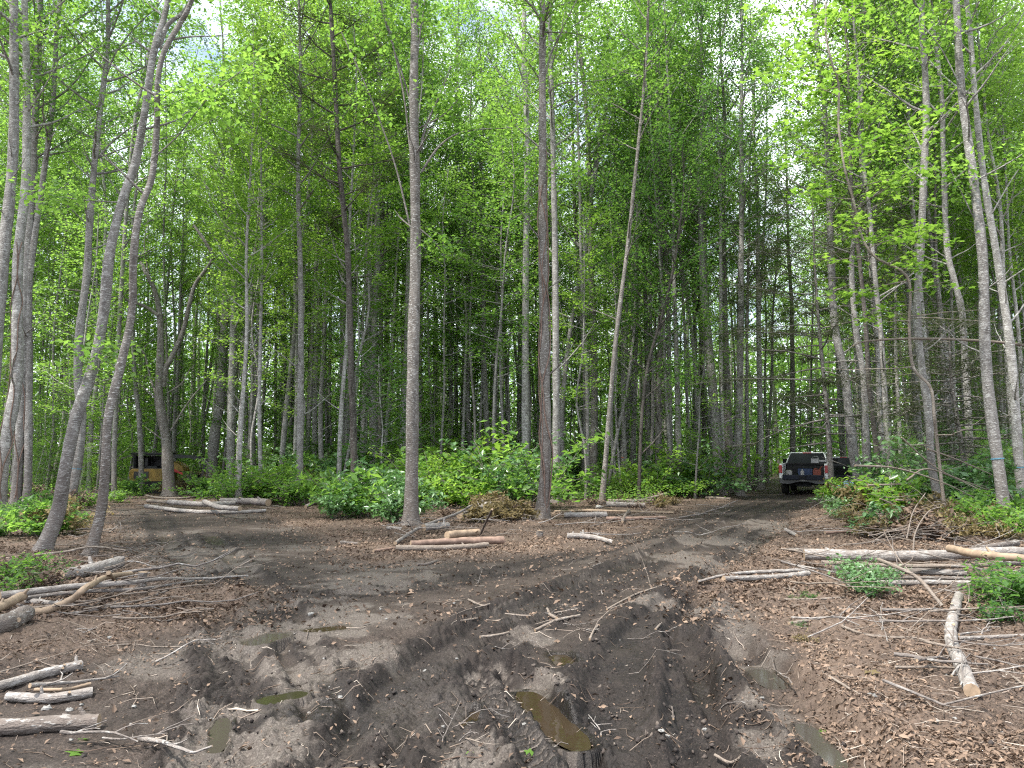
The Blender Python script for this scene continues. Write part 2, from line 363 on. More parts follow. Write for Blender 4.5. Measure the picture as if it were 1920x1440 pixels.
    for cx, cy_, cr_ in PALE:
        m = (np.abs(x-cx) < cr_*2.2) & (np.abs(y-cy_) < cr_*3)
        pale[m] = np.maximum(pale[m], .95*sst(.55, -.1, np.hypot(x[m]-cx, (y[m]-cy_)*.7)/cr_-.75+1.3*nse[m]))
    pale = pale*mud
    pale = np.maximum(pale, .8*sst(.15, .5, fbm(x*1.6, y*1.6, 3, 77))*(tread > .01)*(1-tread)*.5)
    pale = np.maximum(pale*(1-(tread > .02)*(bar > 0)), sst(.42, .62, bar)*.95)
    darkc = np.clip(berm*1.2+.8*trk*(1-sst(9, 16, y))+(bar > .02)*.9+.35*sst(1.6, .2, np.abs(x-.35*(y-4.6)-.25))*(1-sst(7, 11, y))+.5*sst(.05, .4, fbm(x*1.1, y*1.1, 4, 95)), 0, 1)*mud
    wet = np.clip(np.maximum(wet*.8*sst(-.2, .4, fbm(x*1.2, y*1.2, 3, 90)), pm), 0, 1)
    return z, mud, pale, wet, darkc
def gz(x, y): return float(ground(x, y, False)[0])

def axis_x():
    h = np.concatenate([np.arange(0, 3, .0115), np.arange(3, 6, .016)]); c = np.concatenate([-h[:0:-1], h]); st = .016; e = []; v = h[-1]
    while v < 220: st *= 1.045; v += st; e.append(v)
    e = np.array(e); return np.concatenate([-e[::-1], c, e])
def axis_y():
    r = [2.9]
    while r[-1] < 250: r.append(r[-1]*(1.0031 if r[-1] < 10 else 1.0075 if r[-1] < 60 else 1.05))
    b = [2.9]; s_ = .02
    while b[-1] > -90: b.append(b[-1]-s_); s_ *= 1.12
    return np.array(b[:0:-1]+r)
gx, gy = axis_x(), axis_y(); X, Y = np.meshgrid(gx, gy); Xf, Yf = X.ravel(), Y.ravel()
Z, mudA, paleA, wetA, darkA = ground(Xf, Yf, True, True)
nx, ny = len(gx), len(gy)
i = (np.arange(ny-1)[:, None]*nx+np.arange(nx-1)[None]).ravel()
gm = MB(); gm.add(np.stack([Xf, Yf, Z], 1), np.stack([i, i+1, i+nx+1, i+nx], 1))

m, t, b = mat('forest_floor_and_mud')
at_ = t.nodes.new('ShaderNodeAttribute'); at_.attribute_name = 'zone'; sp = t.nodes.new('ShaderNodeSeparateColor'); t.links.new(at_.outputs['Color'], sp.inputs[0])
o = nn(t, 'ShaderNodeTexCoord').outputs['Object']
nA = noise(t, o, 3, 6, .65); nB = noise(t, o, 22, 5, .7); nC = noise(t, o, 90, 4, .7); nD = noise(t, o, .7, 4)  # fine noises shared with the bump darken its dips: crevice shade in the colour
soil = ramp(t, nB, [(.4, (.02, .014, .011)), (.5, (.05, .035, .027)), (.62, (.1, .074, .058))])
soil = mixc(t, ramp(t, nC, [(.45, (0, 0, 0)), (.62, (.8, .8, .8))]), soil, (.12, .085, .064))
soil = mixc(t, ramp(t, nD, [(.45, (0, 0, 0)), (.6, (1, 1, 1))]), soil, mixc(t, .5, soil, (.14, .1, .075)))
mudc = ramp(t, nC, [(.36, (.006, .0044, .0038)), (.52, (.0165, .0122, .0105)), (.68, (.046, .035, .03))])
mudc = mixc(t, ramp(t, nA, [(.46, (0, 0, 0)), (.6, (.4, .4, .4))]), mudc, (.036, .0275, .023))
palec = ramp(t, nC, [(.34, (.04, .033, .028)), (.5, (.085, .072, .062)), (.66, (.17, .148, .128))])
palec = mixc(t, ramp(t, nB, [(.5, (0, 0, 0)), (.56, (.7, .7, .7))]), palec, (.07, .057, .05))
mudl = ramp(t, nC, [(.36, (.02, .0145, .012)), (.52, (.043, .032, .026)), (.68, (.1, .077, .063))])
mudc = mixc(t, at_.outputs['Alpha'], mudl, mudc)
mudc = mixc(t, ramp(t, noise(t, o, 2.3, 5, .7), [(.45, (0, 0, 0)), (.58, (.75, .75, .75))]), mudc, mixc(t, 1, mudc, (.5, .47, .45), 'MULTIPLY'))
c = mixc(t, sp.outputs[0], soil, mudc); c = mixc(t, sp.outputs[1], c, palec)
wetc = mixc(t, 1, c, (.62, .6, .58), 'MULTIPLY'); c = mixc(t, sp.outputs[2], c, wetc)
t.links.new(c, b.inputs['Base Color'])
rr = nn(t, 'ShaderNodeMapRange'); t.links.new(sp.outputs[2], rr.inputs[0]); rr.inputs[3].default_value = .82; rr.inputs[4].default_value = .26; t.links.new(rr.outputs[0], b.inputs['Roughness'])
b.inputs['Specular IOR Level'].default_value = .3
hA = nn(t, 'ShaderNodeMath', operation='MULTIPLY_ADD'); t.links.new(nC, hA.inputs[0]); hA.inputs[1].default_value = .6; t.links.new(nB, hA.inputs[2])
bump(t, b, hA.outputs[0], .8, .014)
g = gm.build('ground', m); tag(g, 'churned dark mud and leaf-strewn forest floor', 'ground', kind='structure')
del gm
ca = g.data.color_attributes.new('zone', 'FLOAT_COLOR', 'POINT')
ca.data.foreach_set('color', np.stack([mudA, paleA, wetA, darkA], 1).astype(np.float32).ravel())

wm, t, b = mat('muddy_water')
b.inputs['Base Color'].default_value = (.03, .021, .012, 1); b.inputs['Roughness'].default_value = .03; b.inputs['IOR'].default_value = 1.33; b.inputs['Specular IOR Level'].default_value = .7
bump(t, b, noise(t, nn(t, 'ShaderNodeTexCoord').outputs['Object'], 8, 2), .12, .01)
wm2, t, b = mat('greenish_puddle_water'); b.inputs['Base Color'].default_value = (.026, .025, .013, 1); b.inputs['Roughness'].default_value = .05; b.inputs['IOR'].default_value = 1.33
bump(t, b, noise(t, nn(t, 'ShaderNodeTexCoord').outputs['Object'], 8, 2), .12, .01)
wm3, t, b = mat('grey_puddle_water'); b.inputs['Base Color'].default_value = (.045, .038, .032, 1); b.inputs['Roughness'].default_value = .06; b.inputs['IOR'].default_value = 1.4
PL = ['long narrow brown puddle beside the ribbed crawler track', 'small brown puddle above the long puddle', 'greenish puddle in the left-hand track', 'small shallow puddle near the white stone',
      'brown puddle at the head of the wet right-hand rut', 'grey shallow puddle at the top of the left track', 'tiny puddle left of the ribbed crawler track', 'shallow film of water low in the wet right-hand rut', 'small grey puddle in the middle-left track', 'narrow grey puddle at the lower left track']
for k, (a, bb, hw, z) in enumerate(PUD):
    c0 = (a+bb)/2; d = bb-a; l = np.linalg.norm(d)/2+hw*1.25; an = math.atan2(d[1], d[0]); q = np.arange(40)*2*pi/40
    ring = np.stack([np.cos(q)*l, np.sin(q)*hw*1.35], 1)@np.array([[cos(an), sin(an)], [-sin(an), cos(an)]])+c0
    v = np.vstack([np.column_stack([ring, np.full(40, z)]), [*c0, z]])
    mbp = MB().add(v, [[j, (j+1) % 40, 40, 40] for j in range(40)])
    tag(mbp.build('puddle', wm2 if k in (2,) else wm3 if k in (4, 5, 7, 8, 9) else wm), PL[k], 'puddle', kind='structure')

# ------------------------------------------------------------------ trees
def arcl(P):
    d = np.concatenate([[0], np.cumsum(np.linalg.norm(np.diff(P, axis=0), axis=1))]); return d
def interp(P, D, s): return np.array([np.interp(s, D, P[:, k]) for k in range(3)])
def limb_path(p0, az, el, ln, curl, r, n=6, wob=.12):
    P = [np.array(p0, float)]; e = el; a = az
    for k in range(n):
        a += r.normal()*wob; e += curl/n+r.normal()*wob*.6
        P.append(P[-1]+ln/n*np.array([cos(e)*sin(a), cos(e)*cos(a), sin(e)]))
    return np.array(P)
def foliage(tr, cr, path, rad, r, cf=.4, nl=26, ll=2.4, el=(.35, 1.0), curl=.35, nleaf=5000, ls=.12, spread=(.22, .1), sub=4, bare_n=6, wid=.7, nb=1.1, star=False, topful=1, droop=0, barel=1.6):
    """limbs from a trunk path into tr, leaves into cr"""
    D = arcl(path); H = D[-1]; segs = []; wt = []
    for k in range(nl+bare_n):
        dead = k >= nl
        f = cf+(1-cf)*((k+.5*r.random())/nl)**.9 if not dead else .12+(cf+.1-.12)*r.random()
        f = min(f, .995); tt = (f-cf)/(1-cf) if not dead else 0
        p0 = interp(path, D, f*H); rt_ = np.interp(f*H, D, rad)
        sh = (.45+.75*sin(pi*min(1, .2+.7*tt))) if not dead else 1
        ln = (ll*sh*(.65+.6*r.random())) if not dead else barel*(.4+r.random())
        az = k*2.4+r.normal()*.4; e = el[0]+(el[1]-el[0])*(.35*r.random()+.65*max(tt, 0)) if not dead else el[0]+.3*r.random()
        LP = limb_path(p0, az, e, ln, curl, r, 6)
        r0 = min(rt_*.5, .012+.011*ln); tr.tube(LP, np.linspace(r0, .004, 7), 5)
        if dead:
            if r.random() < .6:
                j = r.integers(2, 5); SP = limb_path(LP[j], az+r.normal()*.9, e, ln*.4, .2, r, 3); tr.tube(SP, np.linspace(r0*.4, .003, 4), 4)
            continue
        for q in range(3, 7): segs.append((LP[q-1], LP[q])); wt.append(ln*.5)
        for s_ in range(sub):
            j = r.random()*.75+.22; b0 = LP[int(j*6)]; SP = limb_path(b0, az+(r.random()-.5)*2.4, e*.5+r.normal()*.25, ln*(.28+.25*r.random()), curl*.5, r, 3)
            tr.tube(SP, np.linspace(r0*.35, .003, 4), 4)
            for q in range(1, 4): segs.append((SP[q-1], SP[q])); wt.append(ln*.42)
    if segs and nleaf:
        wt = np.array(wt); wt *= (.25+1.5*r.random(len(wt))**2); wt /= wt.sum(); ix = r.choice(len(segs), nleaf, p=wt); A = np.array([s_[0] for s_ in segs])[ix]; B = np.array([s_[1] for s_ in segs])[ix]
        C = A+(B-A)*r.random((nleaf, 1))*1.15; C += r.normal(size=C.shape)*np.array([spread[0], spread[0], spread[1]])
        cr.leaves(C, ls, wid, nb, 0, r, star=star, droop=droop)

def trunk_mb(path, rad, sides=10, seed=0, flare=.5):
    P = path; k = len(P); r = np.random.default_rng(seed)
    D = arcl(P); R = rad*(1+flare*np.exp(-D/.28))
    R = R*(1+.05*np.sin(D*3+seed)+.05*(r.random(k)-.5))
    return MB().tube(P, R, sides, 0, None, .07, seed, .8*np.exp(-D/.16))

CROWNS = []
def hero(name, label, pts, d, w0, w1, bk='grey', lf='green', H=25, top=None, cf=.38, nleaf=6500, ls=.115, ll=2.8, nl=30, group=None, cat='tree', limbs=(), extra=None, flare=.5, base=None, **kw):
    """pts: trunk centre line in photo pixels from low to high; d: distance of the bole; w0/w1: pixel widths at first and last point"""
    r = np.random.default_rng(int(abs(pts[0][0])*7+d*13)+3)
    bx = base if base is not None else pts[0][0]
    W = [at(px, py, d) for px, py in pts]
    b0 = at(bx, pts[0][1], d); z0 = gz(b0[0], d)
    if W[0][2] < z0+.4: W[0][2] = z0-.08
    else: W.insert(0, np.array([b0[0], d, z0-.08]))
    # the bole also wanders in depth
    for k in range(1, len(W)): W[k] = W[k]+np.array([0, .12*sin(k*1.7+d), 0])
    wl = W[-1]; dr = W[-1]-W[-2]; dr = dr/np.linalg.norm(dr); dr = dr*.75+np.array([0, 0, .35]); dr /= np.linalg.norm(dr)
    hz = (top or H)
    if wl[2] < hz-1:
        n_ = max(2, int((hz-wl[2])/2.2)); st = (hz-wl[2])/n_/dr[2]; p = wl
        for k in range(n_): p = p+dr*st+np.array([r.normal()*.12, r.normal()*.12, 0]); W.append(p)
    W = np.array(W); root = np.array([W[0][0], W[0][1], z0]); P = catmull(W-root, max(24, len(W)*5)); D = arcl(P)
    dl = np.interp((wl-root)[2], P[:, 2], D); ppm = F/d
    r0, r1 = w0/ppm/2, w1/ppm/2
    R = np.interp(D, [0, dl, D[-1]+1e-6], [r0, r1, .02]) if dl < D[-1]-.5 else np.interp(D, [0, D[-1]], [r0, r1])
    P = np.vstack([P[0], catmull(np.array([P[0], P[1]]), 6)[1:], P[2:]]); D = arcl(P); R = np.interp(D, [0, dl, D[-1]+1e-6], [r0, r1, .02]) if dl < D[-1]-.5 else np.interp(D, [0, D[-1]], [r0, r1]); tr = trunk_mb(P, R, 16 if d < 28 else 12, int(d*10+pts[0][0]), flare); cr = MB()
    for lp, a, b_ in limbs:
        Q = np.array([at(px, py, d)-root for px, py in lp]); jy = np.cumsum(r.normal(size=len(Q))*.12); Q[:, 1] += jy-jy[0]
        Q = catmull(Q, len(Q)*4); tr.tube(Q, np.linspace(a/ppm/2, b_/ppm/2, len(Q)), 6)
        if lf and nleaf: 
            C = Q[len(Q)//2:][r.integers(0, len(Q)-len(Q)//2, 260)]+r.normal(size=(260, 3))*np.array([.3, .3, .14]); cr.leaves(C, ls, .7, 1.1, 0, r)
    if nleaf: foliage(tr, cr, P, R, r, cf, nl, ll, nleaf=nleaf, ls=ls, **kw)
    e = empty(name, root); tag(e, label, cat, group)
    to = tr.build('trunk', BK[bk], e)
    if cr.v: cr.build('crown', LF[lf], e)
    e['_px'] = float(pts[0][0])
    if extra: extra(e, to, P, R)
    del e['_px']
    return e

blue = simple('blue_paint', (.07, .19, .26), .7, 0, 40, .5); orange = simple('orange_paint', (.5, .12, .04), .7, 0, 40, .4)
def ring(h, m_, nm='painted_band'):
    def f(e, to, P, R):
        D = arcl(P); s = np.interp(h, P[:, 2], D); k = np.linspace(s-.014, s+.014, 3); Q = np.array([interp(P, D, q) for q in k])
        r = np.interp(s, D, R)*(1+.5*math.exp(-s/.28)); MB().tube(Q, [r*1.05+.004]*3, 14).build(nm, m_, to)
    return f
vine_m = simple('vine_bark', (.15, .1, .08), .9, 0, 12, .3)
def vine(lo, hi, turns, rr=.018, n=1):
    def f(e, to, P, R):
        D = arcl(P)
        for q in range(n):
            s = np.linspace(lo, hi, 60); mbv = MB(); ph = q*2.1
            Q = np.array([interp(P, D, a) for a in s]); rd = np.interp(s, D, R)*1.12+rr*.6
            an = ph+turns*np.linspace(0, 2*pi, 60)+.3*np.sin(s*3)
            Q[:, 0] += np.sin(an)*rd; Q[:, 1] -= np.abs(np.cos(an))*rd*.9
            mbv.tube(Q, rr*(1-.3*np.linspace(0, 1, 60)), 6).build('vine', vine_m, to)
    return f
def both(*fs):
    def f(*a):
        for g_ in fs: g_(*a)
    return f

T = hero
# --- left edge
gl = 'vine-hung trunks at the left edge'
T('forest_tree', 'thick trunk cut off by the left edge of the photo', [(-22, 935), (-6, 700), (7, 480), (20, 267), (27, 0)], 20, 26, 15, 'grey', 'green', cf=.45)
T('forest_tree', 'blotchy grey trunk at the left edge with vines hanging on its lower bole', [(5, 912), (15, 800), (27, 713), (35, 600), (38, 480), (45, 333), (47, 133), (50, 0)], 22, 23, 11, 'pale', 'green', extra=vine(.5, 8, 1.2, .02, 2), cf=.45)
T('forest_tree', 'grey trunk just right of the vine-hung left edge trunk', [(30, 905), (40, 713), (50, 580), (55, 480), (57, 333), (67, 167), (80, 0)], 24, 18, 10, 'grey', 'deep', extra=vine(.4, 6, .7, .02, 2), cf=.45)
T('forest_tree', 'slim curving trunk outermost right of the left edge clump', [(50, 900), (51, 700), (57, 560), (63, 480), (77, 333), (97, 200), (110, 67), (113, 0)], 24, 14, 8, 'grey', 'green', cf=.45)
# --- the leaning pair and neighbours
T('leaning_tree', 'tall thick trunk leaning right over the left log pile, forked high up', [(77, 1042), (102, 960), (127, 880), (149, 780), (171, 680), (192, 580), (212, 480), (230, 380), (248, 300), (273, 200), (295, 100), (313, 0)], 13, 25, 11, 'grey', 'green', cf=.5, nleaf=5000, ls=.11,
  limbs=[([(298, 90), (318, 50), (345, 20), (368, -15), (400, -60)], 10, 6), ([(160, 740), (182, 700), (190, 640)], 2, 1), ([(230, 380), (150, 375), (76, 362)], 3, 1), ([(212, 480), (330, 365), (480, 100)], 0.1, .1)], extra=None, flare=.15)
T('forest_tree', 'trunk with a blue paint mark close behind the tall leaning trunk', [(128, 948), (141, 880), (150, 790), (149, 700), (152, 620), (160, 510), (165, 450), (178, 340), (188, 210), (197, 100), (203, 0)], 24, 18, 8, 'grey', 'green', extra=ring(1.25, blue), cf=.42, nleaf=6000,
  limbs=[([(196, 150), (225, 100), (270, 50), (300, 20)], 4, 2), ([(180, 300), (215, 262), (260, 225), (330, 182), (420, 150), (480, 105)], 4, 1.5), ([(186, 295), (250, 272), (345, 250), (420, 215)], 3, 1.5)])
T('leaning_tree', 'smooth bare trunk leaning right, second of the leaning pair by the left logs', [(165, 1057), (182, 960), (197, 880), (211, 780), (226, 680), (241, 580), (254, 480), (267, 400), (280, 330), (290, 240), (301, 160), (310, 100), (330, 40), (362, -10)], 12.3, 18, 9, 'brown', 'green', cf=.55, nleaf=6000, ls=.11, flare=.3,
  limbs=[([(283, 300), (330, 250), (400, 180), (480, 105)], 3.5, 1.5), ([(190, 310), (290, 205), (400, 180)], .1, .1)])
T('forest_tree', 'thin pale trunk in the gap between the two leaning trunks', [(167, 905), (173, 813), (182, 697), (190, 560), (200, 400)], 33, 9, 6, 'pale', 'green')
T('forest_tree', 'short visible thin stem just right of the second leaning trunk', [(214, 930), (212, 830), (222, 640), (236, 450), (250, 250), (267, 143)], 31, 9, 6, 'grey', 'green')
T('forest_tree', 'thin crooked stem in front of the yellow machine', [(266, 915), (265, 860), (263, 780), (253, 723), (246, 600), (250, 430)], 33, 10, 5, 'grey', 'green', nleaf=2500)
# dead forked tree
T('dead_tree', 'dead many-forked tree with broken pale limbs by the yellow machine', [(318, 930), (310, 830), (300, 747), (302, 680), (298, 597), (290, 547), (280, 520), (264, 492)], 32, 22, 7, 'brown', None, top=8.5, nleaf=0,
  limbs=[([(305, 725), (312, 690), (320, 673), (337, 620), (353, 563), (363, 527), (393, 483), (384, 455), (360, 420)], 12, 5), ([(297, 592), (277, 577), (240, 563), (207, 557), (160, 547), (117, 543)], 7, 3),
         ([(292, 737), (277, 707), (267, 660), (240, 640)], 5, 2), ([(313, 737), (335, 722), (345, 705), (352, 687)], 3, 1.5), ([(320, 808), (353, 757), (387, 713)], 4, 2), ([(280, 520), (268, 460), (272, 400)], 3, 1),
         ([(290, 745), (262, 720), (240, 690)], 3, 1), ([(302, 822), (285, 810), (266, 800)], 2.5, 1.5), ([(353, 757), (358, 800), (356, 830)], 2, 1)])
T('forest_tree', 'stout mottled trunk leaning slightly right behind the brushy left corner', [(394, 915), (403, 813), (412, 747), (420, 647), (425, 547), (426, 440), (418, 330)], 36, 21, 9, 'grey', 'green', flare=.7)
T('forest_tree', 'straight mottled trunk standing close right of the stout leaning one', [(432, 925), (435, 780), (437, 647), (439, 480), (445, 400), (437, 333), (433, 217)], 34, 16, 7, 'pale', 'lime', H=17, nleaf=6500, limbs=[([(445, 400), (462, 330), (455, 250)], 3, 1.5), ([(440, 420), (400, 300), (380, 240)], 3, 1)])
T('forest_tree', 'speckled trunk behind the leafy brush, third right of the yellow machine', [(472, 908), (473, 780), (480, 680), (488, 580), (496, 480), (497, 350), (500, 267), (505, 167)], 36, 15, 8, 'grey', 'green', cf=.5)
T('forest_tree', 'bright white-barked slim trunk over the middle brush', [(588, 880), (592, 713), (598, 580), (598, 467), (595, 300), (595, 167)], 38, 11, 6, 'pale', 'lime', cf=.45)
for k, (p, d, w_) in enumerate([([(515, 880), (517, 700), (520, 560)], 44, 7), ([(530, 870), (533, 700), (533, 580), (530, 420)], 42, 9), ([(545, 868), (548, 700), (548, 600), (556, 400)], 44, 9), ([(563, 866), (567, 647), (570, 450)], 46, 8), ([(575, 875), (580, 647), (577, 430)], 42, 9), ([(612, 870), (618, 690), (622, 500)], 44, 8)]):
    T('forest_tree', ['thin dim stem leftmost of the row left of the white-barked slim trunk', 'upright grey stem second in the row left of the white-barked slim trunk', 'upright grey stem third in the row left of the white-barked slim trunk', 'pale thin stem fourth in the row left of the white-barked slim trunk', 'stem touching the left side of the white-barked slim trunk', 'stem just right of the white-barked slim trunk'][k], p, d, w_, 5, ['grey', 'grey', 'grey', 'pale', 'brown', 'grey'][k], 'green')
T('pine_tree', 'dark scaly pine trunk rising from the pale-leaved bush', [(664, 948), (662, 813), (660, 713), (657, 613), (651, 480), (645, 400), (638, 320), (630, 200), (620, 33)], 26, 13, 8, 'dark', 'cedar', H=20, cf=.5, nleaf=9000, ls=.16, wid=.12, nl=22, ll=2.2, el=(.05, .4), bare_n=8)
T('forest_tree', 'pale trunk half hidden directly behind the dark pine', [(642, 895), (643, 713), (646, 480), (650, 333), (645, 167)], 37, 16, 9, 'grey', 'green', cf=.5)
T('forest_tree', 'leftmost of the three tight trunks right of the dark pine', [(681, 878), (686, 700), (690, 580), (692, 480), (690, 330), (688, 167)], 34, 14, 8, 'pale', 'green', cf=.5)
T('forest_tree', 'stoutest of the three tight trunks right of the dark pine', [(702, 885), (699, 713), (702, 580), (706, 480), (707, 267), (712, 130)], 33, 17, 8, 'grey', 'green', cf=.5, limbs=[([(707, 330), (690, 250), (668, 190), (645, 150)], 3, 1.5)])
T('forest_tree', 'rightmost slim one of the three tight trunks right of the dark pine', [(713, 885), (713, 647), (716, 480), (720, 330), (728, 200)], 36, 11, 7, 'brown', 'green', cf=.5)
T('forest_tree', 'large straight dark-grey trunk rising beside the centre log pile', [(769, 992), (770, 960), (772, 847), (775, 713), (777, 580), (778, 480), (778, 333), (777, 200), (777, 67), (776, 0)], 18, 26, 15, 'brown', 'green', cf=.5, nleaf=8500, ls=.11, flare=.25,
  limbs=[([(770, 290), (757, 180), (738, 90), (715, 0), (700, -60)], 4, 3), ([(773, 210), (755, 140), (728, 60), (712, 0)], 4, 2), ([(787, 283), (800, 233), (825, 180), (845, 120)], 6, 3), ([(790, 322), (827, 273), (873, 247), (960, 247)], 5, 2), ([(778, 148), (787, 67), (795, -10)], 4, 3), ([(786, 240), (830, 218), (860, 190)], 4, 2), ([(768, 420), (738, 300), (690, 170), (640, 60)], 4, 2), ([(788, 430), (812, 450), (826, 468)], 3, 2)])
T('forest_tree', 'flared pale trunk half hidden behind the large centre trunk', [(752, 880), (757, 770), (762, 650), (765, 560), (768, 420)], 35, 15, 8, 'pale', 'green')
for k, (p, d, w_, bkk) in enumerate([([(787, 880), (788, 700), (792, 500)], 38, 9, 'grey'), ([(817, 860), (817, 720), (817, 620)], 52, 7, 'pale'), ([(857, 858), (855, 680), (858, 613), (860, 480)], 46, 8, 'grey'), ([(873, 868), (878, 680), (882, 547), (884, 440)], 42, 10, 'pale'),
                                ([(916, 878), (908, 680), (905, 480), (900, 360)], 38, 12, 'grey'), ([(925, 870), (930, 647), (933, 480), (935, 330)], 40, 10, 'pale'), ([(952, 862), (950, 700), (943, 560)], 46, 9, 'grey'), ([(973, 868), (975, 580), (972, 420)], 42, 11, 'grey')]):
    T('forest_tree', ['thin stem right against the large centre trunk', 'faint far stem right of the large centre trunk', 'left slim stem in the gap between the centre trunk and the birch-like trunk', 'pale stem in the middle of the gap left of the birch-like trunk', 'left stem of the close pair before the birch-like trunk', 'right stem of the close pair before the birch-like trunk', 'dim stem between the close pair and the birch-like trunk', 'grey trunk just left of the birch-like trunk'][k], p, d, w_, 6, bkk, 'green' if k % 3 else 'lime')
T('forest_tree', 'white speckled birch-like trunk left of the reddish vine-wrapped trunk', [(988, 930), (985, 813), (985, 647), (986, 480), (988, 333), (988, 233), (983, 133), (983, 33)], 31, 15, 9, 'pale', 'green', cf=.45, limbs=[([(985, 133), (965, 110), (940, 70)], 2.5, 1.5), ([(984, 130), (1000, 100), (1010, 60)], 2.5, 1)])
T('forest_tree', 'reddish trunk wrapped in vines, right of the centre log pile', [(1013, 980), (1018, 947), (1023, 847), (1022, 713), (1020, 580), (1018, 480), (1017, 300), (1017, 133), (1017, 0)], 20, 22, 12, 'brown', 'green', cf=.5, nleaf=8500, ls=.11, extra=both(vine(.1, 9, 1.6, .022, 2), vine(1, 10, -.8, .015, 1)),
  limbs=[([(1020, 150), (1033, 100), (1057, 50), (1084, -8)], 4, 2.5), ([(1027, 173), (1053, 157), (1087, 153), (1140, 147), (1187, 123)], 3, 1.5), ([(1022, 60), (1090, 60), (1150, 85)], 3, 1.5), ([(1025, 250), (1060, 310), (1080, 350)], 2, 1)])
T('forest_tree', 'grey trunk standing tight to the right of the reddish vine-wrapped trunk', [(1043, 948), (1043, 813), (1042, 647), (1041, 480), (1037, 267), (1033, 133), (1030, 20)], 27, 15, 8, 'grey', 'green', cf=.45)
T('forest_tree', 'slender trunk curving right with a bend, behind the grey trunk', [(1054, 900), (1053, 780), (1062, 680), (1073, 597), (1090, 507), (1098, 467), (1107, 383), (1117, 300), (1137, 200)], 33, 11, 5, 'grey', 'green', H=17, limbs=[([(1107, 383), (1125, 290), (1150, 215), (1195, 185)], 5, 2)])
T('forest_tree', 'brown-based trunk standing alone right of the slender curved one', [(1112, 900), (1115, 713), (1112, 580), (1107, 480), (1107, 400), (1102, 233), (1092, 133)], 35, 15, 8, 'brown', 'green', cf=.42)
T('forest_tree', 'slim smooth trunk leaning right from the edge of the clearing', [(1128, 950), (1140, 813), (1153, 647), (1170, 513), (1177, 467), (1187, 367), (1200, 233)], 26, 10, 6, 'brown', 'green', cf=.5, nleaf=6500)
T('forest_tree', 'thin stem crossing behind the slim trunk that leans right', [(1141, 912), (1157, 813), (1170, 753), (1183, 680), (1190, 600)], 32, 7, 5, 'grey', 'deep', H=14)
T('forest_tree', 'thin stem with an orange paint mark', [(1168, 900), (1170, 800), (1168, 700), (1176, 560)], 37, 8, 6, 'pale', 'deep', extra=ring(1.6, orange))
T('forest_tree', 'dark curved stem sweeping up to the right with bare side limbs', [(1197, 930), (1203, 780), (1217, 680), (1240, 597), (1260, 513), (1275, 420)], 29, 7, 5, 'dark', 'deep', H=14, limbs=[([(1205, 750), (1240, 720), (1280, 700)], 3, 1.5), ([(1212, 700), (1240, 685), (1300, 683)], 2.5, 1), ([(1235, 610), (1290, 560), (1340, 500)], 3, 1.5)])
for k, (p, d, w_, bkk) in enumerate([([(1186, 890), (1190, 700), (1195, 560), (1192, 420)], 40, 11, 'grey'), ([(1214, 888), (1212, 647), (1208, 480)], 40, 11, 'grey'), ([(1233, 910), (1235, 780), (1237, 613), (1240, 450)], 33, 13, 'brown'), ([(1257, 895), (1255, 647), (1248, 470)], 36, 11, 'grey'),
                                ([(1276, 915), (1272, 780), (1267, 647), (1262, 480)], 32, 12, 'grey'), ([(1300, 895), (1305, 700), (1300, 500)], 42, 9, 'grey'), ([(1322, 890), (1318, 700), (1310, 520)], 42, 9, 'brown')]):
    T('forest_tree', ['grey stem first in the row right of the leaning slim trunk', 'grey stem second in the row right of the leaning slim trunk', 'brown trunk in the middle of the row right of the leaning slim trunk', 'grey stem right beside the brown middle trunk of the row', 'trunk last in the row, its foot clear of the brush', 'far thin stem between the row and the trunk clump by the track', 'dim brown stem left of the trunk clump by the track'][k], p, d, w_, 7, bkk, ['deep', 'green'][k % 2])
# --- clump left of the truck
T('forest_tree', 'thick trunk on the left of the clump beside the track', [(1347, 915), (1343, 813), (1330, 680), (1320, 547), (1316, 440), (1310, 330)], 33, 22, 10, 'grey', 'deep', flare=.3)
T('forest_tree', 'thin trunk squeezed in the middle of the clump beside the track', [(1357, 919), (1352, 713), (1350, 480), (1352, 350)], 33, 9, 6, 'pale', 'green')
T('forest_tree', 'brown trunk in the clump beside the track', [(1368, 908), (1362, 713), (1358, 513), (1356, 380)], 34, 17, 9, 'brown', 'green')
T('forest_tree', 'upright trunk on the right of the clump beside the track', [(1385, 922), (1387, 780), (1387, 647), (1389, 480), (1392, 330)], 32, 14, 9, 'grey', 'deep')
T('forest_tree', 'thin stem between the track clump and the pickup', [(1405, 905), (1402, 780), (1400, 640)], 38, 8, 6, 'grey', 'green')
T('forest_tree', 'pale slim trunk nearest the left side of the pickup', [(1426, 903), (1427, 780), (1422, 647), (1420, 480)], 38, 12, 8, 'pale', 'green')
T('forest_tree', 'dark slender trunk directly behind the pickup cab', [(1488, 895), (1486, 780), (1484, 640)], 44, 11, 8, 'brown', 'deep')
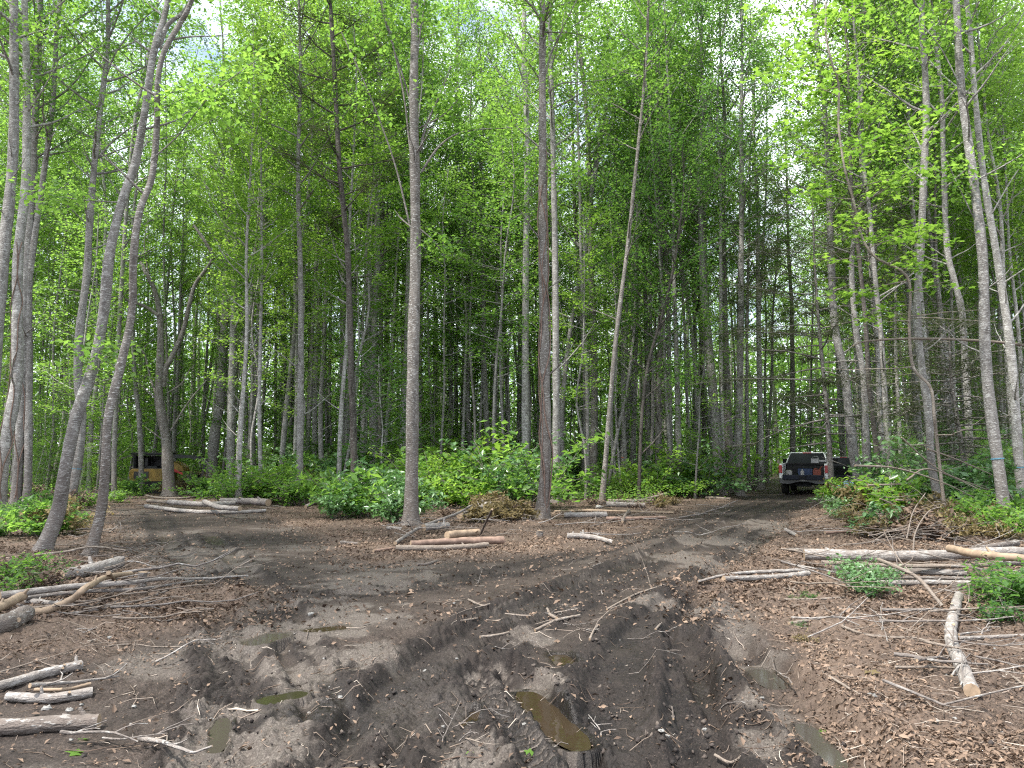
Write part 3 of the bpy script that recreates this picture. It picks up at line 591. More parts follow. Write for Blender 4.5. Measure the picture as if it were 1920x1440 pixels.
# --- right cluster
T('forest_tree', 'leaning grey trunk nearest the right side of the pickup', [(1622, 940), (1598, 847), (1583, 713), (1567, 613), (1560, 480), (1552, 330)], 27, 18, 11, 'grey', 'green', nleaf=5500)
T('forest_tree', 'second leaning trunk right of the pickup, close beside the first', [(1634, 925), (1627, 870), (1617, 713), (1603, 613), (1600, 480)], 26, 14, 9, 'grey', 'deep')
T('forest_tree', 'shaggy brown stem bending left, third right of the pickup', [(1655, 930), (1648, 850), (1630, 733), (1620, 613), (1612, 480)], 25, 10, 7, 'dark', 'green', nleaf=3000)
T('forest_tree', 'slim straight trunk fourth right of the pickup', [(1677, 940), (1667, 813), (1653, 647), (1637, 513), (1630, 380)], 25, 11, 7, 'grey', 'green')
T('forest_tree', 'pale stem far behind in the gap right of the pickup trees', [(1706, 880), (1700, 780), (1694, 690)], 40, 7, 5, 'pale', 'green')
T('forest_tree', 'white-blotched trunk broken thick at mid height over the brush pile', [(1765, 965), (1747, 863), (1737, 780), (1727, 680), (1724, 580), (1726, 450), (1728, 330)], 20, 14, 13, 'grey', 'lime', nleaf=4000)
T('maple_sapling', 'bent pale maple sapling snaking up left with bright broad leaves', [(1775, 950), (1760, 830), (1747, 780), (1743, 727), (1717, 687), (1705, 613), (1697, 523), (1640, 480), (1617, 433), (1600, 383), (1580, 317), (1575, 233), (1575, 157), (1557, 123), (1547, 67), (1552, 0)], 18, 6, 3.5, 'dead', 'lime', H=12, cf=.38, nl=30, ll=1.6, nleaf=2600, ls=.17, star=True, nb=2.4, el=(-.1, .35), curl=-.1, spread=(.25, .05), cat='sapling')
T('forest_tree', 'trunk with a kink at mid height left of the big right-hand trunk', [(1822, 945), (1818, 780), (1813, 680), (1801, 590), (1788, 530), (1779, 460), (1770, 300)], 24, 14, 9, 'grey', 'green')
T('forest_tree', 'thin dark stem between the broken trunk and the kinked trunk', [(1785, 930), (1778, 813), (1767, 680), (1760, 513), (1752, 380)], 28, 8, 5, 'brown', 'green')
T('forest_tree', 'big banded grey trunk with a blue paint ring above the right brush', [(1884, 1000), (1877, 940), (1862, 760), (1849, 640), (1836, 480), (1822, 320), (1808, 160), (1792, 0)], 16.5, 22, 13, 'grey', 'green', extra=ring(1.55, blue), cf=.5, nleaf=8000, ls=.11, limbs=[([(1826, 340), (1900, 300), (1990, 240)], 3, 1.5), ([(1832, 420), (1805, 370), (1770, 300)], 3, 1.5), ([(1810, 180), (1760, 90), (1720, 30)], 3, 1.5)])
T('forest_tree', 'slimmer pale trunk with a blue ring at the right edge behind the big banded one', [(1925, 965), (1913, 880), (1892, 680), (1872, 500), (1850, 333), (1827, 180), (1807, 0)], 20, 18, 8, 'pale', 'green', extra=ring(1.3, blue), cf=.45, limbs=[([(1860, 400), (1900, 330), (1960, 260)], 3, 1.5)])
T('forest_tree', 'stem just left of the pale blue-ringed trunk', [(1893, 900), (1882, 780), (1873, 640), (1868, 500)], 30, 8, 6, 'grey', 'green')
T('forest_tree', 'thin upright stem between the shaggy stem and the broken trunk', [(1690, 900), (1683, 780), (1680, 640), (1682, 500)], 33, 8, 5, 'pale', 'green')

# cedars with feathery needles
def cedar(label, px, d, H, nleaf, cf, ll, seed):
    r = np.random.default_rng(seed); b0 = at(px, 900, d); z0 = gz(b0[0], d); root = np.array([b0[0], d, z0])
    P = catmull(np.array([[0, 0, -.05], [-.1, 0, H*.3], [-.25, .1, H*.65], [-.3, 0, H]]), 24); R = np.linspace(.11, .02, 24)
    tr = trunk_mb(P, R, 10, seed); cr = MB()
    foliage(tr, cr, P, R, r, cf, 60, ll, (-.15, .5), -.25, nleaf, .11, (.18, .07), 5, 14, .13, .5, barel=1.8)
    e = empty('cedar_tree', root); tag(e, label, 'tree'); tr.build('trunk', BK['brown'], e); cr.build('crown', LF['cedar'], e)
cedar('feathery grey-green cedar hanging over the track above the pickup', 1560, 27, 11.5, 42000, .22, 3.3, 3)
cedar('small brownish cedar behind the brush pile at right', 1815, 22, 5.5, 14000, .3, 1.7, 5)

# --- copied woodland
def proto(seed, H, r0, bk, lf, cf, nl, ll, nleaf, ls, waver=.25, **kw):
    r = np.random.default_rng(seed)
    k = 7; z = np.linspace(-.1, H, k); x = np.cumsum(r.normal(size=k)*waver*.5); y = np.cumsum(r.normal(size=k)*waver*.5); x -= x[0]; y -= y[0]
    P = catmull(np.stack([x, y, z], 1), 26); R = np.linspace(r0, .02, 26)
    tr = trunk_mb(P, R, 8, seed); cr = MB(); foliage(tr, cr, P, R, r, cf, nl, ll, nleaf=nleaf, ls=ls, **kw)
    return tr.mesh('trunk', BK[bk]), cr.mesh('crown', LF[lf])
PROT = [proto(100, 25, .13, 'pale', 'green', .42, 36, 2.8, 8500, .125), proto(101, 26, .14, 'grey', 'lime', .46, 34, 2.8, 8500, .125), proto(102, 22, .12, 'pale', 'green', .42, 32, 2.4, 9000, .125), proto(103, 25, .13, 'grey', 'green', .4, 36, 2.9, 8500, .125),
        proto(104, 20, .095, 'pale', 'lime', .38, 30, 2.2, 8000, .125), proto(105, 21, .12, 'pale', 'deep', .36, 34, 2.5, 7500, .125), proto(106, 25, .15, 'grey', 'green', .42, 34, 3.0, 8500, .125)]
SLIM = [proto(130, 24, .085, 'grey', 'green', .52, 26, 2.3, 5000, .12), proto(131, 26, .1, 'pale', 'lime', .55, 26, 2.4, 5000, .12), proto(132, 22, .07, 'grey', 'green', .5, 24, 2.1, 4500, .12)]
SAPL = [proto(120, 6.5, .035, 'grey', 'lime', .15, 26, 1.3, 2200, .12, .15, bare_n=2, nb=1.8, el=(.0, .6)), proto(121, 8.5, .045, 'grey', 'green', .15, 30, 1.6, 3200, .12, .2, bare_n=3, nb=1.8, el=(.0, .6)), proto(122, 5, .03, 'pale', 'deep', .12, 22, 1.3, 2000, .12, .12, bare_n=1, nb=1.8, el=(0, .5)),
        proto(123, 10, .055, 'grey', 'green', .2, 32, 1.8, 4200, .12, .25, bare_n=4, nb=1.8, el=(0, .6))]
def place(name, pr, loc, rz, tilt, sc, label, cat, group):
    e = empty(name, loc); e.rotation_euler = (tilt[0], tilt[1], rz); e.scale = (sc, sc, sc*(.94+.12*random.random())); tag(e, label, cat, group)
    for n_, me in zip(('trunk', 'crown'), pr):
        o = bpy.data.objects.new(n_, me); COL.objects.link(o); o.parent = e
MARKS = [(90, 'the left edge clump'), (230, 'the leaning pair'), (380, 'the yellow machine'), (480, 'the three mottled trunks left of centre'), (640, 'the white-barked slim trunk'), (745, 'the dark pine'), (860, 'the large centre trunk'), (970, 'the close pair of stems'), (1060, 'the vine-wrapped trunk'), (1180, 'the slim leaning trunk'),
         (1320, 'the row of stems right of centre'), (1440, 'the trunk clump by the track'), (1580, 'the pickup'), (1700, 'the trees right of the pickup'), (1830, 'the right-hand brush pile'), (3000, 'the big banded trunk')]
TOP = [gp(x, y)[:2] for x, y in [(1200, 1000), (1300, 960), (1400, 930)]]
def px_of(x, y): return 960+F*x/(y*cos(PITCH))
def mark(x, y):
    p = px_of(x, y)
    for lim, nm in MARKS:
        if p < lim: return nm
    return MARKS[-1][1]
used = []
def clear(x, y, dmin):
    for a, b_ in used:
        if (a-x)**2+(b_-y)**2 < dmin*dmin: return False
    used.append((x, y)); return True
r = np.random.default_rng(77)
LOOK = ['tall pale-barked', 'tall yellow-leaved', 'pale-barked', 'grey-barked', 'smaller yellow-leaved', 'pale dark-leaved', 'stout grey']
cnt = 0; tries = 0
while cnt < 235 and tries < 5000:
    tries += 1
    y = 36+34*r.random()**.9; x = (r.random()*2-1)*(y*.78+4)
    if not clear(x, y, 1.7): continue
    p = px_of(x, y)
    if 1440 < p < 1575 and y < 60: continue
    k = r.integers(0, len(PROT)); s = .75+.4*r.random()
    far = 'far back' if y > 55 else 'deep' if y > 46 else 'close'
    mk = mark(x, y)
    place('forest_tree', PROT[k], (x, y, gz(x, y)), r.random()*6.28, (r.normal()*.025, r.normal()*.035), s, f'{LOOK[k]} tree {far} behind {mk}', 'tree', f'{LOOK[k]} trees {far} behind {mk}'); cnt += 1
r2 = np.random.default_rng(88); cnt = 0; tries = 0
while cnt < 62 and tries < 5000:
    tries += 1
    y = 31+18*r2.random(); x = (r2.random()*2-1)*(y*.74+1); p = px_of(x, y)
    if bare(np.array([x]), np.array([y]))[0] > -1.2 or (1420 < p < 1600 and y < 48) or (230 < p < 390 and y < 37): continue
    if not clear(x, y, 1.3): continue
    k = r2.integers(0, 3); far = 'deeper' if y > 38 else 'just'; nm = ['slender grey long-boled tree', 'slender pale tree with yellow-green top', 'slender grey pole-like tree'][k]
    place('slender_tree', SLIM[k], (x, y, gz(x, y)), r2.random()*6.28, (r2.normal()*.02, r2.normal()*.025), .85+.3*r2.random(), f'{nm} {far} behind {mark(x, y)}', 'tree', f'{nm}s {far} behind {mark(x, y)}'); cnt += 1
MIDS = [proto(140, 14, .06, 'grey', 'lime', .3, 34, 2.0, 4800, .125, .3, bare_n=3, nb=1.8, el=(0, .5)), proto(141, 16, .07, 'grey', 'green', .32, 36, 2.2, 5200, .125, .3, bare_n=4, nb=1.8, el=(0, .5)), proto(142, 12, .05, 'pale', 'green', .28, 30, 1.8, 4000, .12, .3, bare_n=2, nb=1.8, el=(0, .5))]
cnt = 0; tries = 0
while cnt < 56 and tries < 5000:
    tries += 1
    y = 29+17*r2.random(); x = (r2.random()*2-1)*(y*.74+1); p = px_of(x, y)
    if bare(np.array([x]), np.array([y]))[0] > -1.4 or (1400 < p < 1600 and y < 48) or (220 < p < 470 and y < 39): continue
    if not clear(x, y, 1.2): continue
    k = r2.integers(0, 3); far = 'deeper' if y > 38 else 'just'; nm = ['leafy yellow-green half-grown tree', 'leafy green half-grown tree', 'small light-stemmed half-grown tree'][k]
    place('young_tree', MIDS[k], (x, y, gz(x, y)), r2.random()*6.28, (r2.normal()*.03, r2.normal()*.03), .8+.35*r2.random(), f'{nm} {far} behind {mark(x, y)}', 'tree', f'{nm}s {far} behind {mark(x, y)}'); cnt += 1
cnt = 0; tries = 0
while cnt < 20 and tries < 3000:
    tries += 1
    p = [1640+320*r2.random(), 1640+320*r2.random(), 440+220*r2.random()][tries % 3]; y = 26+11*r2.random(); x = (p-960)/F*y*cos(PITCH)
    if not clear(x, y, 1.3): continue
    k = [1, 4, 6, 0][r2.integers(0, 4)]
    place('forest_tree', PROT[k], (x, y, gz(x, y)), r2.random()*6.28, (r2.normal()*.02, r2.normal()*.02), .8+.2*r2.random(), f'{LOOK[k]} tree in the first rows near {mark(x, y)}', 'tree', f'{LOOK[k]} trees in the first rows near {mark(x, y)}'); cnt += 1
# side and overhead trees of the same wood just outside the frame, they close the canopy
for x, y in [(-14, 9), (-17, 14), (-13, 4), (15, 8), (17, 13), (-20, 20), (21, 20), (13.5, 3)]:
    place('forest_tree', PROT[int(abs(x)) % 7], (x, y, gz(x, y)), x*1.3, (0, 0), 1, 'tree of the wood standing beside the clearing outside the photo', 'tree', 'trees beside the clearing')
cnt = 0; tries = 0; SL = ['yellow-green', 'green', 'low dark', 'tall green']
while cnt < 85 and tries < 4000:
    tries += 1
    y = 29+30*r.random(); x = (r.random()*2-1)*(y*.74+2); p = px_of(x, y)
    if bare(np.array([x]), np.array([y]))[0] > -1.2: continue
    if 1400 < p < 1590 and y < 45: continue
    if 225 < p < 400 and y < 37: continue
    if not clear(x, y, 1.2): continue
    k = r.integers(0, 4); mk = mark(x, y); far = 'deep' if y > 42 else 'close'
    place('sapling', SAPL[k], (x, y, gz(x, y)), r.random()*6.28, (r.normal()*.05, r.normal()*.05), .7+.6*r.random(), f'{SL[k]} understorey sapling {far} behind {mk}', 'sapling', f'{SL[k]} saplings {far} behind {mk}'); cnt += 1

# far woods: one leafy mass closing the view
r = np.random.default_rng(9)
fw = MB(); n = 2300
th = (r.random(n)*2-1)*1.25; rad = 70+38*r.random(n); hgt = 23*r.random(n)**1.9
cxy = np.stack([np.sin(th)*rad, np.cos(th)*rad, hgt+.4], 1)
C = np.repeat(cxy, 75, 0); C += r.normal(size=C.shape)*np.array([2.0, 2.0, 1.1]); C[:, 2] = np.abs(C[:, 2]); fw.leaves(C, .34, .8, .6, 0, r)
for k in range(260):
    a = (r.random()*2-1)*1.2; q = 68+36*r.random(); x, y = sin(a)*q, cos(a)*q; h = 16+8*r.random(); s = r.normal()*.5
    fw.tube([[x, y, -.2], [x+s*.5, y, h*.5], [x+s, y, h]], [.16, .12, .03], 6, 1)
n = 2600; th = (r.random(n)*2-1)*1.25; rad = 84+28*r.random(n); hgt = 15*r.random(n)
C = np.repeat(np.stack([np.sin(th)*rad, np.cos(th)*rad, hgt+.3], 1), 60, 0); C += r.normal(size=C.shape)*np.array([2.4, 2.4, .9]); C[:, 2] = np.abs(C[:, 2]); fw.leaves(C, .5, .8, .3, 0, r)
fo = fw.build('far_woods', [LF['green'], BK['grey']]); tag(fo, 'dense mass of far leafy woods behind all the trees', 'woods', kind='stuff')

# ------------------------------------------------------------------ undergrowth
def shrub_proto(seed, H, W, ns, nleaf, ls, wid, nb, droop, star=False):
    r = np.random.default_rng(seed); st = MB(); lf = MB(); segs = []
    for k in range(ns):
        a = r.random()*6.28; P = limb_path((r.normal()*.12*W, r.normal()*.12*W, 0), a, .9+.5*r.random(), H*(.6+.6*r.random()), -.7, r, 6, .15)
        st.tube(P, np.linspace(.011, .003, 7), 5)
        for q in range(2, 7): segs.append((P[q-1], P[q]))
        for s in range(3):
            S = limb_path(P[r.integers(2, 6)], r.random()*6.28, .5*r.random(), H*.35, -.3, r, 3); st.tube(S, np.linspace(.005, .002, 4), 4)
            for q in range(1, 4): segs.append((S[q-1], S[q]))
    ix = r.integers(0, len(segs), nleaf); A = np.array([s[0] for s in segs])[ix]; B = np.array([s[1] for s in segs])[ix]
    C = A+(B-A)*r.random((nleaf, 1))+r.normal(size=(nleaf, 3))*.06*W; C[:, 2] = np.maximum(C[:, 2], .02)
    lf.leaves(C, ls, wid, nb, 0, r, droop=droop, star=star); return st.mesh('stems', BK['brown']), lf
SH = []
for sd, a in enumerate([(1.2, 1, 10, 900, .13, .5, .9, .3), (1.5, 1.1, 12, 1100, .12, .55, .9, .2), (.8, 1, 12, 700, .1, .6, 1, 0), (1.1, 1.1, 9, 700, .18, .38, .7, .9), (.5, 1, 12, 500, .08, .6, 1.2, 0)]):
    s_, l_ = shrub_proto(300+sd, *a); SH.append((s_, l_))
SHM = {}
def shrub(kind, lfk, loc, rz, sc, label, group, name='shrub', cat='shrub'):
    s_, l_ = SH[kind]
    if (kind, lfk) not in SHM: SHM[(kind, lfk)] = l_.mesh('leaves', LF[lfk])
    e = empty(name, loc); e.rotation_euler = (0, 0, rz); e.scale = (sc*1.1, sc*1.1, sc); tag(e, label, cat, group)
    for n_, me in (('stems', s_), ('leaves', SHM[(kind, lfk)])):
        o = bpy.data.objects.new(n_, me); COL.objects.link(o); o.parent = e
r = np.random.default_rng(31)
ADJ = {'green': 'green', 'lime': 'bright yellow-green', 'pale': 'glossy pale-leaved', 'deep': 'dark green', 'wilt': 'wilted', 'brown': 'brown dead-leaved'}
def scatter(n, x0, x1, y0, y1, kinds, lfs, sc, where, dmin=.35):
    k = 0; tr = 0
    while k < n and tr < n*12:
        tr += 1; px = x0+(x1-x0)*r.random(); py = y0+(y1-y0)*r.random(); p = gp(px, py)
        if bare(p[:1], p[1:2])[0] > -.15: continue
        if not clear(p[0], p[1], dmin): continue
        lf = lfs[r.integers(0, len(lfs))]; kd = kinds[r.integers(0, len(kinds))]
        size = ['knee-high', 'waist-high', 'low', 'drooping', 'tiny'][kd]
        lab = f'{size} {ADJ[lf]} {["bush", "bush", "undergrowth plant", "cut leafy branch clump", "seedling"][kd]} {where}'
        shrub(kd, lf, (p[0], p[1], gz(p[0], p[1])-.03), r.random()*6.28, sc*(.7+.6*r.random()), lab, f'{size} {ADJ[lf]} plants {where}'); k += 1
scatter(26, 430, 640, 903, 950, (0, 1, 2), ('green', 'green', 'pale', 'lime', 'wilt'), 1.6, 'left of the dark pine')
scatter(12, 620, 760, 935, 990, (3, 0, 3), ('pale', 'pale', 'green'), 1.15, 'at the foot of the dark pine')
scatter(28, 780, 1000, 905, 960, (0, 1, 2), ('green', 'green', 'lime', 'pale'), 1.75, 'between the centre and vine-wrapped trunks')
scatter(14, 640, 790, 900, 930, (1, 0), ('green', 'lime'), 1.6, 'behind the centre trunk')
scatter(26, 1040, 1340, 898, 938, (0, 2, 1), ('green', 'lime', 'pale'), 1.35, 'right of the vine-wrapped trunk')
scatter(14, 240, 460, 893, 925, (0, 2), ('green', 'deep'), .8, 'around the yellow machine', .8)
scatter(12, 225, 400, 914, 932, (0, 2, 3), ('green', 'wilt', 'lime', 'deep'), .85, 'in front of the yellow machine', .4)
scatter(20, -10, 130, 905, 1010, (2, 0, 3), ('brown', 'wilt', 'deep', 'deep', 'green'), .75, 'at the feet of the left edge trunks')
scatter(10, 130, 260, 915, 960, (2, 4), ('brown', 'green'), .8, 'behind the leaning pair')
scatter(40, 1645, 1940, 912, 975, (0, 1, 3, 2), ('pale', 'green', 'lime', 'pale', 'pale', 'green'), 1.35, 'around the broken trunk')
scatter(10, 1555, 1700, 944, 972, (3, 2), ('pale', 'lime', 'wilt'), .8, 'in the brush beside the pickup')
scatter(22, 1560, 1920, 975, 1020, (2, 3), ('wilt', 'wilt', 'brown', 'pale', 'green'), .6, 'in the band above the right-hand logs')
scatter(7, 1840, 1930, 985, 1015, (0, 3), ('pale', 'green'), .8, 'at the foot of the big banded trunk')
scatter(8, 1860, 1940, 1100, 1180, (2, 4), ('green', 'deep', 'deep'), .6, 'below the right-hand stack', .2)
scatter(6, 0, 90, 1060, 1120, (2, 4), ('deep', 'green', 'brown'), .6, 'among the left-hand logs', .2)
scatter(16, 800, 1010, 945, 985, (2, 3), ('wilt', 'brown', 'wilt'), .6, 'left of the vine-wrapped trunk', .2)
scatter(4, 1430, 1560, 1130, 1290, (4,), ('wilt', 'deep'), .2, 'right of the wet rut', .2)
scatter(4, 1540, 1680, 1075, 1130, (2,), ('pale',), .45, 'growing through the right-hand logs', .2)
def bsap(n, x0, x1, y0, y1, where):
    for k in range(n):
        px = x0+(x1-x0)*r.random(); p = gp(px, y0+(y1-y0)*r.random()); q = r.integers(0, 4)
        if bare(p[:1], p[1:2])[0] > -.3: continue
        place('sapling', SAPL[q], (p[0], p[1], gz(p[0], p[1])), r.random()*6.28, (r.normal()*.25, r.normal()*.25), (.33+.22*r.random())*(6/[6.5, 8.5, 5, 10][q]), f'{["ragged", "bushy", "small dark", "spreading"][q]} low leafy sapling {where}', 'sapling', f'{["ragged", "bushy", "small dark", "spreading"][q]} low saplings {where}')
bsap(26, 1665, 1940, 908, 960, 'in the right-hand brush thicket')
for k, (px, py) in enumerate([(252, 921), (276, 925), (296, 922), (330, 927), (347, 923), (366, 926), (384, 922), (410, 928), (238, 926)]):
    p = gp(px, py); shrub([0, 2, 3, 1][k % 4], ['lime', 'wilt', 'green', 'deep'][(k*3) % 4], (p[0], p[1], gz(p[0], p[1])), k*1.7, [.7, .8, .6][k % 3], ['leafy yellow-green bush at the left end', 'dry tan clump before the left track', 'green bush before the cab', 'dark green bush before the hood', 'small bush under the lift arm', 'dry clump by the bucket', 'low green bush right of the bucket', 'dark clump nearest the stack', 'low bush left of the canopy'][k]+' of the yellow machine', 'brush in front of the yellow machine')
scatter(14, 1040, 1320, 930, 955, (2, 3, 4), ('wilt', 'brown', 'green'), .55, 'in the debris by the slim leaning trunk', .3)
bsap(14, 440, 640, 900, 930, 'left of the dark pine')
bsap(22, 660, 1010, 900, 930, 'in the middle brush')
bsap(16, 1040, 1330, 896, 925, 'right of the vine-wrapped trunk')
bsap(10, 0, 240, 900, 940, 'behind the left leaning pair')
shrub(3, 'lime', (*at(1562, 890, 24)[:2], .3), .5, .75, 'drooping yellow-green leafy branch hanging in front of the pickup tailgate', None, 'leafy_branch', 'branch')
shrub(3, 'pale', (*at(1590, 930, 23)[:2], 0), 2.5, .9, 'pale leafy clump in front of the right side of the pickup', None, 'leafy_branch', 'branch')
# dark understorey that fills the wood behind the first rows
r = np.random.default_rng(19)
ug = MB(); n = 2000; y = 38+50*r.random(n); x = (r.random(n)*2-1)*(y*.8+6)
pxx = 960+F*x/y; ok = ~((pxx > 1430) & (pxx < 1590) & (y < 56)); x, y = x[ok], y[ok]; n = len(x)
hh = .3+4.4*r.random(n)**1.2
C = np.repeat(np.stack([x, y, hh], 1), 80, 0); C += r.normal(size=C.shape)*np.array([.85, .85, .38]); C[:, 2] = np.maximum(C[:, 2], .05)
ug.leaves(C, .17, .7, 1.0, 0, r); tag(ug.build('undergrowth', LF['green']), 'dark leafy undergrowth filling the forest floor between the far trunks', 'undergrowth', kind='stuff')
ug = MB(); n = 520; y = 25+20*r.random(n); x = (r.random(n)*2-1)*(y*.8+3); br = bare(x, y); ok = br < -1; x, y = x[ok], y[ok]; n = len(x)
pxx = 960+F*x/y; ok = ~(((pxx > 1380) & (pxx < 1600)) | ((pxx > 215) & (pxx < 400) & (y < 38))); x, y = x[ok], y[ok]; n = len(x)
C = np.repeat(np.stack([x, y, ground(x, y, False)+.12+.35*r.random(n)], 1), 60, 0); C += r.normal(size=C.shape)*np.array([.55, .55, .14]); C[:, 2] = np.maximum(C[:, 2], .03)
ug.leaves(C, .1, .65, 1.2, 0, r); tag(ug.build('ground_cover', LF['green']), 'low green plants covering the ground behind the brush', 'ground cover', kind='stuff')

# ------------------------------------------------------------------ litter, twigs, clods
def scat(n, y0, y1, pw, keep, r):
    u = r.random(n); y = (y0**(1-pw)+u*(y1**(1-pw)-y0**(1-pw)))**(1/(1-pw)); x = (r.random(n)*2-1)*(y*.74+.6)
    p = keep(bare(x, y), x, y); k = r.random(n) < p; return x[k], y[k]
r = np.random.default_rng(51)
clump = lambda x, y: sst(-.25, .3, fbm(x*1.7, y*1.7, 3, 120))
def clodp(b_, x, y):
    _, mu, pa, we, dk = ground(x, y, True, True); return np.where(b_ > 0, .02+.6*dk**2*(1-pa)*(1-we)*sst(-.2, .3, fbm(x*2.5, y*2.5, 3, 140)), .06)
x, y = scat(420000, 3.2, 32, 1.2, lambda b_, x, y: np.where(b_ < 0, .08+.6*clump(x, y), np.where(b_ < .6, .12, .02)), r)
ll_ = MB(); z = ground(x, y)+.012
ll_.leaves(np.stack([x, y, z], 1), .014+.036*r.random(len(x))**2.2, .5, 1.0, 0, r, fold=.3); x, y = scat(230000, 7.5, 34, .8, lambda b_, x, y: np.where(b_ < 0, .25+.6*clump(x, y), np.where(b_ < .6, .3, .07)), r)
ll_.leaves(np.stack([x, y, ground(x, y)+.014], 1), .03+.05*r.random(len(x))**2, .5, .9, 0, r, fold=.3)
tag(ll_.build('leaf_litter', LF['brown']), 'dry tan and brown dead leaves strewn over the ground', 'leaf litter', kind='stuff')
twm, t, b = mat('twig_wood'); gi = nn(t, 'ShaderNodeNewGeometry').outputs['Random Per Island']
t.links.new(ramp(t, gi, [(0, (.07, .045, .032)), (.45, (.13, .095, .07)), (.8, (.24, .19, .155)), (1, (.38, .33, .28))]), b.inputs['Base Color']); b.inputs['Roughness'].default_value = .85
x, y = scat(15000, 3.2, 30, 1.3, lambda b_, x, y: np.where(b_ < 0, .8, np.where(b_ < .5, .4, .13)), r); n = len(x)
tw = MB(); ln = .04+.34*r.random(n)**2.6; an = r.random(n)*pi; rad = .0016+.0035*r.random(n)*(.5+ln)
for k in range(n):
    s = np.linspace(-.5, .5, 4)*ln[k]; bow = (r.random()-.5)*ln[k]*.4*(1-(s/ln[k]*2)**2); q = r.normal(size=4)*.05*ln[k]
    tw.tube(np.stack([x[k]+cos(an[k])*s-sin(an[k])*(bow+q), y[k]+sin(an[k])*s+cos(an[k])*(bow+q), s*0+r.random()*.012+s*r.normal()*.08], 1), rad[k]*np.array([1, .95, .8, .5]), 3)
V = np.concatenate(tw.v); V[:, 2] += ground(V[:, 0], V[:, 1])+.004; tw.v = [V]; tw.f = [np.concatenate(tw.f)]; tw.m = [np.concatenate(tw.m)]
tag(tw.build('twig_litter', twm), 'small broken twigs scattered over mud and litter', 'twigs', kind='stuff')
cm, t, b = mat('mud_clod'); gi = nn(t, 'ShaderNodeNewGeometry').outputs['Random Per Island']
t.links.new(ramp(t, gi, [(0, (.012, .009, .008)), (.7, (.04, .03, .026)), (1, (.11, .088, .073))]), b.inputs['Base Color']); b.inputs['Roughness'].default_value = .85
bump(t, b, noise(t, nn(t, 'ShaderNodeTexCoord').outputs['Object'], 90, 4), .9, .01)
def clodp(b_, x, y):
    _, mu, pa, we, dk = ground(x, y, True, True); return np.where(b_ > 0, .02+.6*dk**2*(1-pa)*(1-we)*sst(-.2, .3, fbm(x*2.5, y*2.5, 3, 140)), .06)
x, y = scat(26000, 3.2, 20, 1.4, clodp, r); n = len(x)
oct_ = np.array([[1, 0, 0], [-1, 0, 0], [0, 1, 0], [0, -1, 0], [0, 0, 1], [0, 0, -1]], float); of = np.array([[0, 2, 4, 4], [2, 1, 4, 4], [1, 3, 4, 4], [3, 0, 4, 4], [2, 0, 5, 5], [1, 2, 5, 5], [3, 1, 5, 5], [0, 3, 5, 5]])
sz = (.004+.017*r.random(n)**3); V = oct_[None]*(.6+.8*r.random((n, 6, 1)))*sz[:, None, None]+r.normal(size=(n, 6, 3))*sz[:, None, None]*.2
V += np.stack([x, y, ground(x, y)+sz*.3], 1)[:, None]
cl = MB().add(V.reshape(-1, 3), (of[None]+np.arange(n)[:, None, None]*6).reshape(-1, 4)); tag(cl.build('mud_clods', cm, smooth=True), 'small crumbled clods of dark mud', 'mud clods', kind='stuff')

# ------------------------------------------------------------------ logs and branches
LM = dict(g='grey', p='pale', b='brown', k='dark', d='dead')
def log(name, cat, label, pts, rp, m='g', lift=0., taper=.85, group=None, twigs=0, hs=None, Y=None):
    """pts: photo pixels of the centre line; rp radius in photo pixels at the first point; hs: height above ground at each point (m)"""
    d0 = Y or gp(*pts[0])[1]; rad = rp*.88*d0/F
    Q = []
    for k, (px, py) in enumerate(pts):
        if Y: Q.append(at(px, py, Y+.15*k)); continue
        h = (hs[k] if hs else lift); q = gp(px, py, rad+h); q[2] = max(gz(q[0], q[1]), -.02)+rad*.9+h; Q.append(q)
    Q = catmull(np.array(Q), max(8, len(Q)*6)); c = Q[0].copy(); c[2] -= rad; s_ = int(pts[0][0]*3+pts[0][1])
    rr_ = np.random.default_rng(abs(s_)); Q = Q-c; Q[1:-1] += rr_.normal(size=Q[1:-1].shape)*rad*.05
    R = rad*np.linspace(1, taper, len(Q))
    mm = {'s': stripped, 'r': redwood}.get(m) or BK[LM[m]]
    mb = MB().tube(Q, R, 12 if rp > 5 else 7, 0, 1, .07, abs(s_))
    if rp > 5:
        for k in range(int(1+rr_.integers(0, 4))):
            j = rr_.integers(1, len(Q)-1); dv = rr_.normal(size=3); dv[2] = abs(dv[2])+.3; dv /= np.linalg.norm(dv); l_ = rad*(1.2+1.2*rr_.random()); mb.tube([Q[j], Q[j]+dv*l_*.8, Q[j]+dv*l_], [R[j]*.5, R[j]*.3, R[j]*.26], 7, 0, 1, .1, int(k))
    for k in range(twigs):
        j = rr_.integers(2, len(Q)-1); S = limb_path(Q[j], rr_.random()*6.28, rr_.random()*.7, .25+.5*rr_.random(), -.2, rr_, 4, .25); mb.tube(S, np.linspace(R[j]*.45, .002, 5), 5)
    o = mb.build(name, [mm, cutwood]); o.location = c; return tag(o, label, cat, group)
B = lambda lab, pts, rp, m='g', **k: log('fallen_log', 'log', lab, pts, rp, m, **k)
S = lambda lab, pts, rp, m='g', **k: log('fallen_branch', 'branch', lab, pts, rp, m, **k)
